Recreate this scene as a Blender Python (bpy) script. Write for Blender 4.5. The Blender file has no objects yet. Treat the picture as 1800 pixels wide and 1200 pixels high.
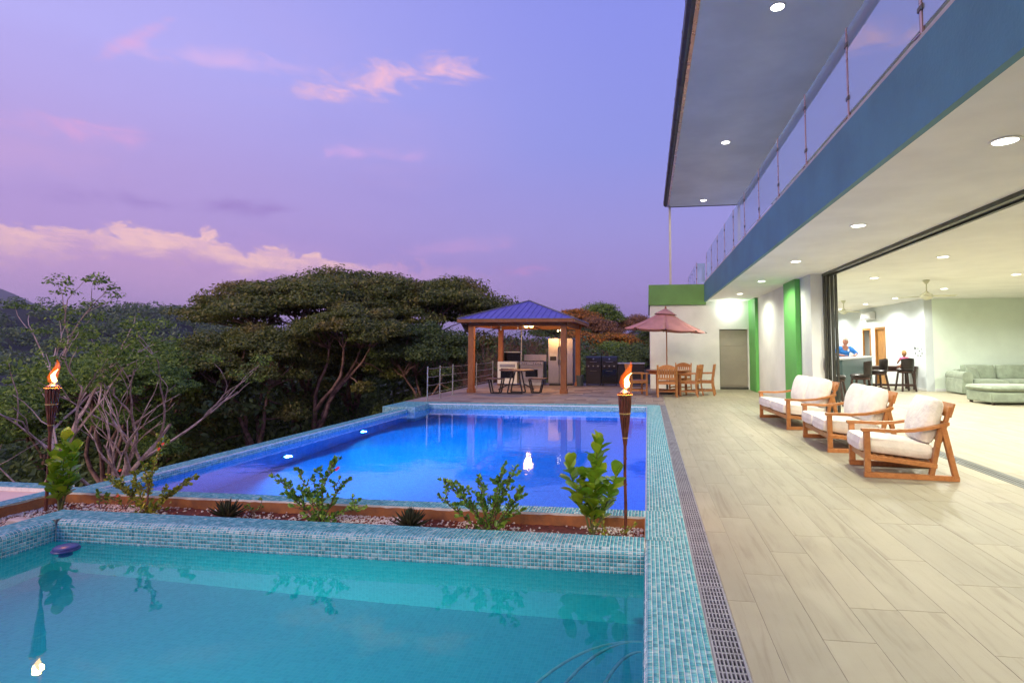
import bpy, bmesh, math, random
import numpy as np
from mathutils import Vector, Matrix, Euler, Quaternion
R = math.radians
PI = math.pi
random.seed(7)
rng = np.random.default_rng(11)
sc = bpy.context.scene
COL = sc.collection

# ------------------------------------------------------------------ camera
cam_d = bpy.data.cameras.new('camera')
cam_d.sensor_width = 36.0
cam_d.lens = 36.0 * 971.0 / 1800.0
cam_d.shift_x = -99.0 / 1800.0
cam_d.shift_y = -49.4 / 1800.0
cam_d.clip_start = 0.05
cam_d.clip_end = 20000
cam = bpy.data.objects.new('camera', cam_d)
COL.objects.link(cam)
cam.location = (0, 0, 1.45)
cam.rotation_euler = (R(93.5), 0, R(8.13))
sc.camera = cam

# ------------------------------------------------------------------ render look
sc.view_settings.view_transform = 'Standard'
sc.view_settings.look = 'None'
sc.view_settings.gamma = 1.0
sc.view_settings.use_curve_mapping = False
sc.view_settings.exposure = 0.12
sc.render.engine = 'CYCLES'
sc.cycles.use_denoising = True
try:
    sc.cycles.denoiser = 'OPENIMAGEDENOISE'
except Exception:
    pass
sc.cycles.use_adaptive_sampling = True
sc.cycles.adaptive_threshold = 0.025
sc.cycles.max_bounces = 8
sc.cycles.diffuse_bounces = 4
sc.cycles.glossy_bounces = 4
sc.cycles.transparent_max_bounces = 24
sc.cycles.transmission_bounces = 4
sc.cycles.volume_bounces = 0
sc.cycles.caustics_reflective = False
sc.cycles.caustics_refractive = True
sc.cycles.sample_clamp_indirect = 4.0

# ------------------------------------------------------------------ node helpers
def lin(r, g, b):
    def c(v):
        v /= 255.0
        return v / 12.92 if v <= 0.04045 else ((v + 0.055) / 1.055) ** 2.4
    return (c(r), c(g), c(b), 1.0)

class NT:
    """thin wrapper to write node trees as expressions"""
    def __init__(self, nt):
        self.nt = nt
    def node(self, typ, ins=None, out=0, **attrs):
        n = self.nt.nodes.new(typ)
        for k, v in attrs.items():
            setattr(n, k, v)
        for k, v in (ins or {}).items():
            s = n.inputs[k]
            if isinstance(v, bpy.types.NodeSocket):
                self.nt.links.new(v, s)
            else:
                if s.type == 'RGBA' and len(v) == 3:
                    v = (*v, 1)
                s.default_value = v
        return n if out is None else n.outputs[out]
    def m(self, op, a, b=0.0, c=0.0, clamp=False):
        return self.node('ShaderNodeMath', {0: a, 1: b, 2: c}, operation=op, use_clamp=clamp)
    def vm(self, op, a, b=(0, 0, 0)):
        return self.node('ShaderNodeVectorMath', {0: a, 1: b}, operation=op)
    def mix(self, f, a, b, blend='MIX'):
        n = self.node('ShaderNodeMix', None, None, data_type='RGBA', blend_type=blend)
        for s, v in ((n.inputs[0], f), (n.inputs[6], a), (n.inputs[7], b)):
            if isinstance(v, bpy.types.NodeSocket):
                self.nt.links.new(v, s)
            elif isinstance(v, (int, float)):
                s.default_value = v
            else:
                s.default_value = (*v[:3], 1)
        return n.outputs[2]
    def ramp(self, f, stops, interp='LINEAR'):
        n = self.node('ShaderNodeValToRGB', {0: f}, None)
        n.color_ramp.interpolation = interp
        e = n.color_ramp.elements
        while len(e) < len(stops):
            e.new(0.5)
        for el, (p, c) in zip(e, stops):
            el.position = p
            el.color = (*c[:3], 1) if not isinstance(c, (int, float)) else (c, c, c, 1)
        return n.outputs[0]
    def noise(self, vec, scale, detail=4, rough=0.55, dist=0.0):
        return self.node('ShaderNodeTexNoise', {'Vector': vec, 'Scale': scale, 'Detail': detail, 'Roughness': rough, 'Distortion': dist})
    def smooth(self, v, a, b):
        n = self.node('ShaderNodeMapRange', {0: v, 1: a, 2: b, 3: 0.0, 4: 1.0}, interpolation_type='SMOOTHSTEP')
        return n
    def comb(self, x, y, z):
        return self.node('ShaderNodeCombineXYZ', {0: x, 1: y, 2: z})

# ------------------------------------------------------------------ sky
w = bpy.data.worlds.new('World')
sc.world = w
w.use_nodes = True
nt = w.node_tree
nt.nodes.clear()
S = NT(nt)
tc = S.node('ShaderNodeTexCoord', None, None)
sep = S.node('ShaderNodeSeparateXYZ', {0: tc.outputs['Generated']}, None)
dx, dy, dz = sep.outputs
az = S.m('MULTIPLY', S.m('ARCTAN2', dx, dy), 57.2958)
el = S.m('MULTIPLY', S.m('ARCSINE', dz), 57.2958)
elf = S.m('DIVIDE', el, 60.0, clamp=True)
base = S.ramp(elf, [(0.0, lin(170, 132, 196)), (0.10, lin(165, 143, 208)), (0.19, lin(157, 149, 217)),
                    (0.33, lin(141, 148, 225)), (0.52, lin(135, 143, 229)), (1.0, lin(110, 128, 218))])
# the west (left) is pinker and lighter, the east bluer
west = S.smooth(az, 4.0, -60.0)
westc = S.ramp(elf, [(0.0, lin(190, 150, 205)), (0.12, lin(186, 152, 212)), (0.25, lin(184, 160, 220)), (0.4, lin(182, 175, 242)), (1.0, lin(135, 145, 226))])
pinker = S.mix(west, base, westc)
nish = S.node('ShaderNodeTexSky', {}, sky_type='NISHITA', sun_disc=False, sun_elevation=R(1.0), sun_rotation=R(250), dust_density=2.0, ozone_density=4.0)
col = S.mix(0.06, pinker, S.mix(1.0, nish, (0.12, 0.12, 0.12), 'MULTIPLY'))
# broad soft veils
p1 = S.comb(S.m('MULTIPLY', az, 0.045), S.m('MULTIPLY', el, 0.13), 0.3)
veil = S.noise(p1, 1.0, 5, 0.55, 0.4)
veilm = S.m('MULTIPLY', S.m('MULTIPLY', S.smooth(veil, 0.46, 0.72), S.smooth(el, 34.0, 6.0)), S.smooth(az, -8.0, -40.0))
col = S.mix(S.m('MULTIPLY', veilm, 0.5), col, lin(206, 165, 212))
dk = S.noise(S.comb(S.m('MULTIPLY', az, 0.05), S.m('MULTIPLY', el, 0.2), 5.2), 1.0, 4, 0.5, 0.3)
dkm = S.m('MULTIPLY', S.smooth(dk, 0.5, 0.72), S.smooth(el, 26.0, 8.0))
col = S.mix(S.m('MULTIPLY', S.m('MULTIPLY', dkm, 0.5), west), col, lin(148, 126, 196))
# long cumulus bank low in the west
p2 = S.comb(S.m('MULTIPLY', az, 0.30), S.m('MULTIPLY', el, 0.5), 1.7)
cb = S.noise(p2, 1.0, 10, 0.62, 0.3)
topel = S.m('ADD', 9.9, S.m('MULTIPLY', S.m('SUBTRACT', cb, 0.5), 7.0))
azt = S.m('MULTIPLY', S.m('ABSOLUTE', S.m('ADD', az, 45.0)), -0.085)
edge = S.m('ADD', S.m('SUBTRACT', topel, el), azt)
bank = S.m('MULTIPLY', S.smooth(edge, -0.1, 0.8), S.smooth(el, 1.0, 7.0))
bank = S.m('MULTIPLY', bank, S.smooth(az, -10.0, -34.0))
bank2 = S.noise(S.comb(S.m('MULTIPLY', az, 0.13), S.m('MULTIPLY', el, 0.75), 8.1), 1.0, 6, 0.6, 0.3)
lit = S.smooth(edge, 3.4, 0.4)
bcol = S.mix(S.m('MULTIPLY', S.m('ADD', S.m('MULTIPLY', lit, 0.85), 0.12), S.smooth(bank2, 0.22, 0.55)), lin(190, 150, 204), lin(255, 206, 194))
bcol = S.mix(S.smooth(az, -34.0, -24.0), bcol, lin(206, 160, 204))
col = S.mix(S.m('MULTIPLY', bank, 0.95), col, bcol)
# wisps higher up
def wisp(col, a0, e0, a1, e1, wid, seed, cc, amt):
    la = a1 - a0; le = e1 - e0; L = math.hypot(la, le)
    ux, uy = la / L, le / L
    ra = S.m('SUBTRACT', az, a0); re = S.m('SUBTRACT', el, e0)
    t = S.m('ADD', S.m('MULTIPLY', ra, ux), S.m('MULTIPLY', re, uy))
    s = S.m('ABSOLUTE', S.m('SUBTRACT', S.m('MULTIPLY', re, ux), S.m('MULTIPLY', ra, uy)))
    n = S.noise(S.comb(S.m('MULTIPLY', t, 0.2), S.m('MULTIPLY', re, 0.5), seed), 1.0, 7, 0.62, 0.5)
    body = S.m('MULTIPLY', S.smooth(s, wid, 0.0), S.m('MULTIPLY', S.smooth(t, -2.0, L * .45), S.smooth(t, L + 2, L * .8)))
    k = S.smooth(S.m('ADD', n, S.m('MULTIPLY', S.m('SUBTRACT', body, 1.0), 0.42)), 0.34, 0.72)
    return S.mix(S.m('MULTIPLY', k, S.m('MULTIPLY', body, amt)), col, cc)
col = wisp(col, -44, 21.5, -15.0, 27.8, 4.6, 2.2, lin(240, 186, 204), 1.0)
col = wisp(col, -52, 19.5, -44, 27.0, 1.6, 6.4, lin(226, 170, 214), 0.6)
col = wisp(col, -64, 16.0, -44, 16.8, 2.6, 3.9, lin(222, 164, 212), 0.8)
col = wisp(col, -40, 17.6, -22, 18.9, 1.8, 1.1, lin(206, 166, 222), 0.9)
col = wisp(col, -58, 22.0, -30, 25.5, 2.4, 4.1, lin(214, 178, 226), 0.7)
col = wisp(col, -30, 9.0, -12, 11.0, 2.2, 5.5, lin(196, 156, 212), 0.8)
col = wisp(col, -26, 6.6, -8, 8.2, 2.4, 9.5, lin(206, 146, 204), 0.85)
col = wisp(col, -70, 10.4, -30, 13.0, 2.6, 7.7, lin(152, 124, 194), 0.8)
bg = S.node('ShaderNodeBackground', {'Color': col, 'Strength': 1.09})
S.node('ShaderNodeOutputWorld', {'Surface': bg}, None)

# ------------------------------------------------------------------ last sun glow, faint and wide
sun_d = bpy.data.lights.new('sun', 'SUN')
sun_d.energy = 1.5
sun_d.angle = R(25)
sun_d.color = (1.0, 0.76, 0.5)
sun = bpy.data.objects.new('sun', sun_d)
COL.objects.link(sun)
sun.rotation_euler = Vector((0.42, 0.85, -0.40)).to_track_quat('-Z', 'Y').to_euler()

# ------------------------------------------------------------------ mesh helpers
class MB:
    def __init__(self, M=None):
        self.v = []; self.f = []; self.M = M
    def add(self, vs, fs):
        o = len(self.v)
        for p in vs:
            p = Vector(p)
            self.v.append(tuple(self.M @ p) if self.M is not None else tuple(p))
        self.f += [tuple(i + o for i in f) for f in fs]
        return self
    def box(self, lo, hi, b=0.0, T=None):
        lo = Vector(lo); hi = Vector(hi); c = (lo + hi) / 2; h = (hi - lo) / 2
        b = min(b, 0.45 * min(h) * 2 * 0.99) if b else 0
        if not b:
            vs = [c + Vector((sx * h.x, sy * h.y, sz * h.z)) for sx in (-1, 1) for sy in (-1, 1) for sz in (-1, 1)]
            fs = [(0, 1, 3, 2), (4, 6, 7, 5), (0, 4, 5, 1), (2, 3, 7, 6), (0, 2, 6, 4), (1, 5, 7, 3)]
        else:
            vs = []; idx = {}
            for s in [(x, y, z) for x in (-1, 1) for y in (-1, 1) for z in (-1, 1)]:
                for a in range(3):
                    q = [s[k] * (h[k] - (0 if k == a else b)) for k in range(3)]
                    idx[s, a] = len(vs); vs.append(c + Vector(q))
            fs = []
            def put(ids):
                n = sum((vs[i] - c for i in ids), Vector())
                e = (vs[ids[1]] - vs[ids[0]]).cross(vs[ids[2]] - vs[ids[1]])
                fs.append(tuple(ids) if e.dot(n) > 0 else tuple(reversed(ids)))
            for a in range(3):
                o1, o2 = [k for k in range(3) if k != a]
                for s in (-1, 1):
                    ids = []
                    for p, q in ((-1, -1), (1, -1), (1, 1), (-1, 1)):
                        t = [0, 0, 0]; t[a] = s; t[o1] = p; t[o2] = q
                        ids.append(idx[tuple(t), a])
                    put(ids)
            for a in range(3):
                for bb in range(a + 1, 3):
                    cc = 3 - a - bb
                    for sa in (-1, 1):
                        for sb in (-1, 1):
                            t = [0, 0, 0]; t[a] = sa; t[bb] = sb
                            t0 = t[:]; t0[cc] = -1; t1 = t[:]; t1[cc] = 1
                            put([idx[tuple(t0), a], idx[tuple(t1), a], idx[tuple(t1), bb], idx[tuple(t0), bb]])
            for s in [(x, y, z) for x in (-1, 1) for y in (-1, 1) for z in (-1, 1)]:
                put([idx[s, 0], idx[s, 1], idx[s, 2]])
        if T is not None:
            vs = [T @ Vector(p) for p in vs]
        return self.add(vs, fs)
    def beam(self, p0, p1, wd, th, up=(0, 0, 1), b=0.0, ext=0.0):
        """box from p0 to p1, wd across (side axis), th along 'up'"""
        p0 = Vector(p0); p1 = Vector(p1); d = p1 - p0; L = d.length; d.normalize()
        u = Vector(up); s = d.cross(u)
        if s.length < 1e-4:
            s = d.cross(Vector((0, 1, 0)))
        s.normalize(); u = s.cross(d)
        T = Matrix(((d.x, s.x, u.x, p0.x), (d.y, s.y, u.y, p0.y), (d.z, s.z, u.z, p0.z), (0, 0, 0, 1)))
        return self.box((-ext, -wd / 2, -th / 2), (L + ext, wd / 2, th / 2), b, T)
    def tube(self, pts, rad, n=8, caps=True):
        pts = [Vector(p) for p in pts]
        if isinstance(rad, (int, float)):
            rad = [rad] * len(pts)
        vs = []; fs = []; ref = None
        for i, p in enumerate(pts):
            t = (pts[min(i + 1, len(pts) - 1)] - pts[max(i - 1, 0)])
            if t.length < 1e-9:
                t = Vector((0, 0, 1))
            t.normalize()
            if ref is None:
                ref = t.cross(Vector((0.31, 0.83, 0.46)))
                ref.normalize()
            else:
                ref = (ref - t * ref.dot(t)).normalized()
            s = t.cross(ref)
            for k in range(n):
                a = 2 * PI * k / n
                vs.append(p + (ref * math.cos(a) + s * math.sin(a)) * rad[i])
        for i in range(len(pts) - 1):
            for k in range(n):
                fs.append((i * n + k, i * n + (k + 1) % n, (i + 1) * n + (k + 1) % n, (i + 1) * n + k))
        if caps:
            fs.append(tuple(range(n - 1, -1, -1)))
            fs.append(tuple((len(pts) - 1) * n + k for k in range(n)))
        return self.add(vs, fs)
    def lathe(self, prof, n=24, c=(0, 0, 0), a0=0.0, caps=True):
        vs = []; fs = []; c = Vector(c)
        for r, z in prof:
            for k in range(n):
                a = a0 + 2 * PI * k / n
                vs.append(c + Vector((r * math.cos(a), r * math.sin(a), z)))
        for i in range(len(prof) - 1):
            for k in range(n):
                fs.append((i * n + k, i * n + (k + 1) % n, (i + 1) * n + (k + 1) % n, (i + 1) * n + k))
        if caps:
            fs.append(tuple(range(n - 1, -1, -1)))
            fs.append(tuple((len(prof) - 1) * n + k for k in range(n)))
        return self.add(vs, fs)
    def prism(self, poly, d0, d1, axis='z'):
        """poly in the other two axes, extruded along axis"""
        n = len(poly)
        def P(a, b, d):
            return {'x': (d, a, b), 'y': (a, d, b), 'z': (a, b, d)}[axis]
        vs = [P(a, b, d0) for a, b in poly] + [P(a, b, d1) for a, b in poly]
        fs = [tuple(range(n - 1, -1, -1)), tuple(range(n, 2 * n))]
        fs += [(i, (i + 1) % n, n + (i + 1) % n, n + i) for i in range(n)]
        return self.add(vs, fs)
    def cushion(self, c, s, n=9, puff=0.35, rnd=5.0, T=None, lump=0.0, seed=0):
        """pillow shape: c centre, s full size; thinnest axis gets the puff"""
        ax = min(range(3), key=lambda k: s[k]); o = [k for k in range(3) if k != ax]
        rr = random.Random(seed); ph = [rr.uniform(0, 6) for _ in range(4)]
        def prof(u):
            return max(0.0, 1 - min(1.0, abs(u)) ** rnd) ** (1 / rnd)
        vs = []; fs = []; N = n + 1
        us = [math.sin(PI / 2 * (2 * i / n - 1)) for i in range(N)]
        for side in (-1, 1):
            for i in range(N):
                for j in range(N):
                    u, v = us[i], us[j]
                    t = prof(u) * prof(v)
                    t = (1 - puff) * t + puff * (1 - u * u * .75) * (1 - v * v * .75) * t
                    t *= 1 + lump * math.sin(3.1 * u + ph[0]) * math.sin(2.7 * v + ph[1]) + lump * .5 * math.sin(7 * u + ph[2]) * math.sin(6 * v + ph[3])
                    sq = 1 - 0.05 * (u * u * v * v)
                    q = [0, 0, 0]
                    q[ax] = side * t * s[ax] / 2
                    q[o[0]] = u * sq * s[o[0]] / 2; q[o[1]] = v * sq * s[o[1]] / 2
                    vs.append(Vector(c) + Vector(q))
        for sd in (0, 1):
            for i in range(n):
                for j in range(n):
                    q = [sd * N * N + k for k in (i * N + j, (i + 1) * N + j, (i + 1) * N + j + 1, i * N + j + 1)]
                    fs.append(tuple(q if (sd == 1) else q[::-1]))
        if T is not None:
            vs = [T @ p for p in vs]
        return self.add(vs, fs)
    def build(self, name, mat, parent=None, smooth=None, kind=None, loc=None, rot=None):
        me = bpy.data.meshes.new(name)
        me.from_pydata(self.v, [], self.f)
        return finish(me, name, mat, parent, smooth, kind, loc, rot)

def finish(me, name, mat, parent=None, smooth=None, kind=None, loc=None, rot=None):
    me.validate()
    me.update()
    if smooth is not None:
        me.shade_smooth()
        if smooth < 180:
            me.set_sharp_from_angle(angle=R(smooth))
    if mat is not None:
        me.materials.append(M[mat] if isinstance(mat, str) else mat)
    o = bpy.data.objects.new(name, me)
    COL.objects.link(o)
    o.parent = parent
    if loc is not None:
        o.location = loc
    if rot is not None:
        o.rotation_euler = rot
    if kind:
        o['kind'] = kind
    return o

def fast_mesh(name, V, F, mat, parent=None, kind=None, smooth=None, k=4):
    me = bpy.data.meshes.new(name)
    V = np.ascontiguousarray(V, dtype=np.float32).reshape(-1, 3)
    F = np.ascontiguousarray(F, dtype=np.int32).reshape(-1, k)
    me.vertices.add(len(V)); me.vertices.foreach_set('co', V.ravel())
    me.loops.add(F.size); me.loops.foreach_set('vertex_index', F.ravel())
    me.polygons.add(len(F))
    me.polygons.foreach_set('loop_start', np.arange(0, F.size, k, dtype=np.int32))
    try:
        me.polygons.foreach_set('loop_total', np.full(len(F), k, dtype=np.int32))
    except Exception:
        pass
    me.update(calc_edges=True)
    if smooth:
        me.shade_smooth()
    me.materials.append(M[mat])
    o = bpy.data.objects.new(name, me)
    COL.objects.link(o)
    o.parent = parent
    if kind:
        o['kind'] = kind
    return o

def tag(o, label=None, cat=None, group=None, kind=None):
    if label: o['label'] = label
    if cat: o['category'] = cat
    if group: o['group'] = group
    if kind: o['kind'] = kind
    return o

def thing(name, label, cat, loc=(0, 0, 0), rz=0.0, group=None):
    o = bpy.data.objects.new(name, None)
    o.empty_display_size = 0.2
    COL.objects.link(o)
    o.location = loc; o.rotation_euler = (0, 0, rz)
    return tag(o, label, cat, group)

def inst(src, parent, loc=(0, 0, 0), rot=None, scale=None):
    o = src.copy()
    COL.objects.link(o)
    o.parent = parent
    o.location = loc
    if rot is not None:
        o.rotation_mode = 'XYZ'
        o.rotation_euler = rot
    if scale is not None:
        o.scale = scale
    return o

def copy_tree(o, parent=None):
    c = o.copy()
    COL.objects.link(c)
    c.parent = parent
    for ch in list(o.children):
        copy_tree(ch, c)
    return c

def lamp(typ, name, loc, power, color, parent=None, size=0.05, **kw):
    d = bpy.data.lights.new(name, typ)
    d.energy = power; d.color = color
    if typ in ('POINT', 'SPOT'):
        d.shadow_soft_size = size
    if typ == 'AREA':
        d.size = size
    for k, v in kw.items():
        setattr(d, k, v)
    o = bpy.data.objects.new(name, d)
    COL.objects.link(o)
    o.location = loc; o.parent = parent
    return o

# ------------------------------------------------------------------ materials
M = {}
def mat_base(name):
    m = bpy.data.materials.new(name)
    m.use_nodes = True
    m.node_tree.nodes.clear()
    M[name] = m
    return NT(m.node_tree)

def pm(name, c, rough=0.5, var=0.12, scale=6.0, bump=0.0, bscale=None, metal=0.0, c2=None, spec=0.5, stretch=None, sheen=0.0, isl=0.0, coat=0.0, detail=4):
    """paint, plaster, cloth, metal: colour with uneven tone and fine relief"""
    T = mat_base(name)
    pos = T.node('ShaderNodeNewGeometry', None, None).outputs['Position'] if stretch is None or stretch == 'w' else T.node('ShaderNodeTexCoord', None, None).outputs['Object']
    if stretch and stretch != 'w':
        pos = T.vm('MULTIPLY', pos, stretch)
    rnd = T.node('ShaderNodeObjectInfo', None, None).outputs['Random']
    pos2 = T.vm('ADD', pos, T.comb(T.m('MULTIPLY', rnd, 37.0), 0.0, T.m('MULTIPLY', rnd, 11.0)))
    n = T.noise(pos2, scale, detail, 0.6)
    c2 = c2 or tuple(v * (1 - var * 2.2) for v in c[:3])
    c1 = tuple(min(1, v * (1 + var)) for v in c[:3])
    colr = T.mix(T.smooth(n, 0.3, 0.7), c2, c1)
    if isl:
        g = T.node('ShaderNodeNewGeometry', None, None).outputs['Random Per Island']
        r = T.m('FRACT', T.m('ADD', T.m('MULTIPLY', g, 7.3), rnd))
        k = T.m('ADD', 1.0 - isl, T.m('MULTIPLY', r, 2 * isl))
        colr = T.mix(1.0, colr, T.comb(k, k, k), 'MULTIPLY')
    ins = {'Base Color': colr, 'Roughness': T.m('ADD', rough - 0.06, T.m('MULTIPLY', n, 0.12), clamp=True), 'Metallic': metal, 'Specular IOR Level': spec}
    if sheen: ins['Sheen Weight'] = sheen
    if coat: ins['Coat Weight'] = coat
    if bump:
        nb = T.noise(pos2, bscale or scale * 6, 3, 0.6)
        ins['Normal'] = T.node('ShaderNodeBump', {'Strength': bump, 'Distance': 0.02, 'Height': nb})
    b = T.node('ShaderNodeBsdfPrincipled', ins)
    T.node('ShaderNodeOutputMaterial', {'Surface': b}, None)
    return M[name]

def emis(name, c, s):
    T = mat_base(name)
    e = T.node('ShaderNodeEmission', {'Color': c, 'Strength': s})
    T.node('ShaderNodeOutputMaterial', {'Surface': e}, None)

def wood(name, c, c2, scale=(2, 2, 22), rough=0.45, coat=0.0):
    T = mat_base(name)
    tcn = T.node('ShaderNodeTexCoord', None, None).outputs['Object']
    rnd = T.node('ShaderNodeObjectInfo', None, None).outputs['Random']
    gi = T.node('ShaderNodeNewGeometry', None, None).outputs['Random Per Island']
    off = T.m('ADD', T.m('MULTIPLY', rnd, 23.0), T.m('MULTIPLY', gi, 9.0))
    p = T.vm('ADD', T.vm('MULTIPLY', tcn, scale), T.comb(off, off, off))
    n = T.noise(p, 3.0, 6, 0.65, 1.2)
    n2 = T.noise(T.vm('MULTIPLY', p, (3, 3, 3)), 4.0, 3, 0.6)
    colr = T.mix(T.smooth(n, 0.3, 0.72), c2, c)
    colr = T.mix(T.m('MULTIPLY', T.smooth(n2, 0.5, 0.75), 0.35), colr, tuple(v * 0.55 for v in c2[:3]))
    k = T.m('ADD', 0.86, T.m('MULTIPLY', T.m('FRACT', off), 0.28))
    colr = T.mix(1.0, colr, T.comb(k, k, k), 'MULTIPLY')
    bmp = T.node('ShaderNodeBump', {'Strength': 0.15, 'Distance': 0.004, 'Height': n2})
    b = T.node('ShaderNodeBsdfPrincipled', {'Base Color': colr, 'Roughness': rough, 'Normal': bmp, 'Coat Weight': coat})
    T.node('ShaderNodeOutputMaterial', {'Surface': b}, None)

def leafmat(name, stops, trans=0.35, rough=0.5, spec=0.3, patch=None, pscale=0.5):
    """leaves: hue per leaf, some light through them"""
    T = mat_base(name)
    g = T.node('ShaderNodeNewGeometry', None, None)
    rnd = T.node('ShaderNodeObjectInfo', None, None).outputs['Random']
    r = T.m('FRACT', T.m('ADD', T.m('MULTIPLY', g.outputs['Random Per Island'], 5.7), T.m('MULTIPLY', rnd, 3.1)))
    cl = T.ramp(r, stops)
    if patch:
        pn = T.noise(g.outputs['Position'], pscale, 3, 0.6)
        cl = T.mix(T.m('MULTIPLY', T.smooth(pn, 0.5, 0.7), 0.6), cl, patch)
    ln = T.noise(g.outputs['Position'], 25.0, 2, 0.5)
    k = T.m('ADD', 0.8, T.m('MULTIPLY', ln, 0.4))
    cl = T.mix(1.0, cl, T.comb(k, k, k), 'MULTIPLY')
    d = T.node('ShaderNodeBsdfPrincipled', {'Base Color': cl, 'Roughness': rough, 'Specular IOR Level': spec})
    tr = T.node('ShaderNodeBsdfTranslucent', {'Color': T.mix(0.5, cl, T.mix(1.0, cl, (1.2, 1.3, 0.5), 'MULTIPLY'))})
    mx = T.node('ShaderNodeMixShader', {0: trans, 1: d, 2: tr})
    T.node('ShaderNodeOutputMaterial', {'Surface': mx}, None)

def water(name, tint, bump, bscale, blur=0.0, depth=None):
    T = mat_base(name)
    pos = T.node('ShaderNodeNewGeometry', None, None).outputs['Position']
    n = T.noise(T.vm('MULTIPLY', pos, (1.0, 1.6, 1.0)), bscale, 3, 0.5, 0.3)
    bmp = T.node('ShaderNodeBump', {'Strength': bump, 'Distance': 0.02, 'Height': n})
    fr = T.node('ShaderNodeFresnel', {'IOR': 1.33, 'Normal': bmp})
    tr = T.node('ShaderNodeBsdfRefraction', {'Color': tint, 'IOR': 1.33, 'Roughness': 0.0, 'Normal': bmp})
    gl = T.node('ShaderNodeBsdfGlossy', {'Color': (1, 1, 1, 1), 'Roughness': blur, 'Normal': bmp})
    mx = T.node('ShaderNodeMixShader', {0: fr, 1: tr, 2: gl})
    T.node('ShaderNodeOutputMaterial', {'Surface': mx}, None)

def mosaic(name, ca, cb, grout, p=0.0277, g=0.1):
    """small square mosaic below the water line, worked out from the position on the wall"""
    T = mat_base(name)
    ge = T.node('ShaderNodeNewGeometry', None, None)
    pos = T.vm('MULTIPLY', ge.outputs['Position'], (1 / p,) * 3)
    fr = T.node('ShaderNodeSeparateXYZ', {0: T.vm('FRACTION', pos)}, None)
    nn = T.node('ShaderNodeSeparateXYZ', {0: T.vm('ABSOLUTE', ge.outputs['True Normal'])}, None)
    line = None
    for k in range(3):
        l = T.m('MULTIPLY', T.m('LESS_THAN', fr.outputs[k], g), T.m('LESS_THAN', nn.outputs[k], 0.7))
        line = l if line is None else T.m('MAXIMUM', line, l)
    wn = T.node('ShaderNodeTexWhiteNoise', {'Vector': T.vm('FLOOR', pos)}, 0, noise_dimensions='3D')
    cl = T.mix(wn, ca, cb)
    cl = T.mix(T.m('MULTIPLY', line, 0.75), cl, grout)
    b = T.node('ShaderNodeBsdfPrincipled', {'Base Color': cl, 'Roughness': 0.35})
    T.node('ShaderNodeOutputMaterial', {'Surface': b}, None)

def tilemat(name, stops, rough=0.26):
    T = mat_base(name)
    g = T.node('ShaderNodeNewGeometry', None, None)
    cl = T.ramp(g.outputs['Random Per Island'], stops)
    n = T.noise(g.outputs['Position'], 90.0, 2, 0.5)
    big = T.noise(g.outputs['Position'], 1.4, 3, 0.5)
    cl = T.mix(T.m('MULTIPLY', T.smooth(big, 0.45, 0.7), 0.12), cl, (0.35, 0.55, 0.6))
    bmp = T.node('ShaderNodeBump', {'Strength': 0.08, 'Distance': 0.003, 'Height': n})
    b = T.node('ShaderNodeBsdfPrincipled', {'Base Color': cl, 'Roughness': rough, 'Normal': bmp, 'Specular IOR Level': 0.6})
    T.node('ShaderNodeOutputMaterial', {'Surface': b}, None)

def glassmat(name, tint, ior=1.45):
    T = mat_base(name)
    bf = T.node('ShaderNodeNewGeometry', None, None).outputs['Backfacing']
    fr = T.m('MULTIPLY', T.node('ShaderNodeFresnel', {'IOR': ior}), T.m('SUBTRACT', 1.0, bf))
    tr = T.node('ShaderNodeBsdfTransparent', {'Color': tint})
    gl = T.node('ShaderNodeBsdfGlossy', {'Color': (0.92, 0.97, 1, 1), 'Roughness': 0.0})
    fr = T.m('MAXIMUM', fr, T.m('MULTIPLY', 0.42, T.m('SUBTRACT', 1.0, bf)))
    film = T.node('ShaderNodeMixShader', {0: 0.5, 1: T.node('ShaderNodeBsdfDiffuse', {'Color': (0.66, 0.80, 0.98, 1)}), 2: T.node('ShaderNodeBsdfTranslucent', {'Color': (0.66, 0.80, 0.98, 1)})})
    tr = T.node('ShaderNodeMixShader', {0: 0.55, 1: tr, 2: film})
    mx = T.node('ShaderNodeMixShader', {0: fr, 1: tr, 2: gl})
    T.node('ShaderNodeOutputMaterial', {'Surface': mx}, None)

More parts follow.
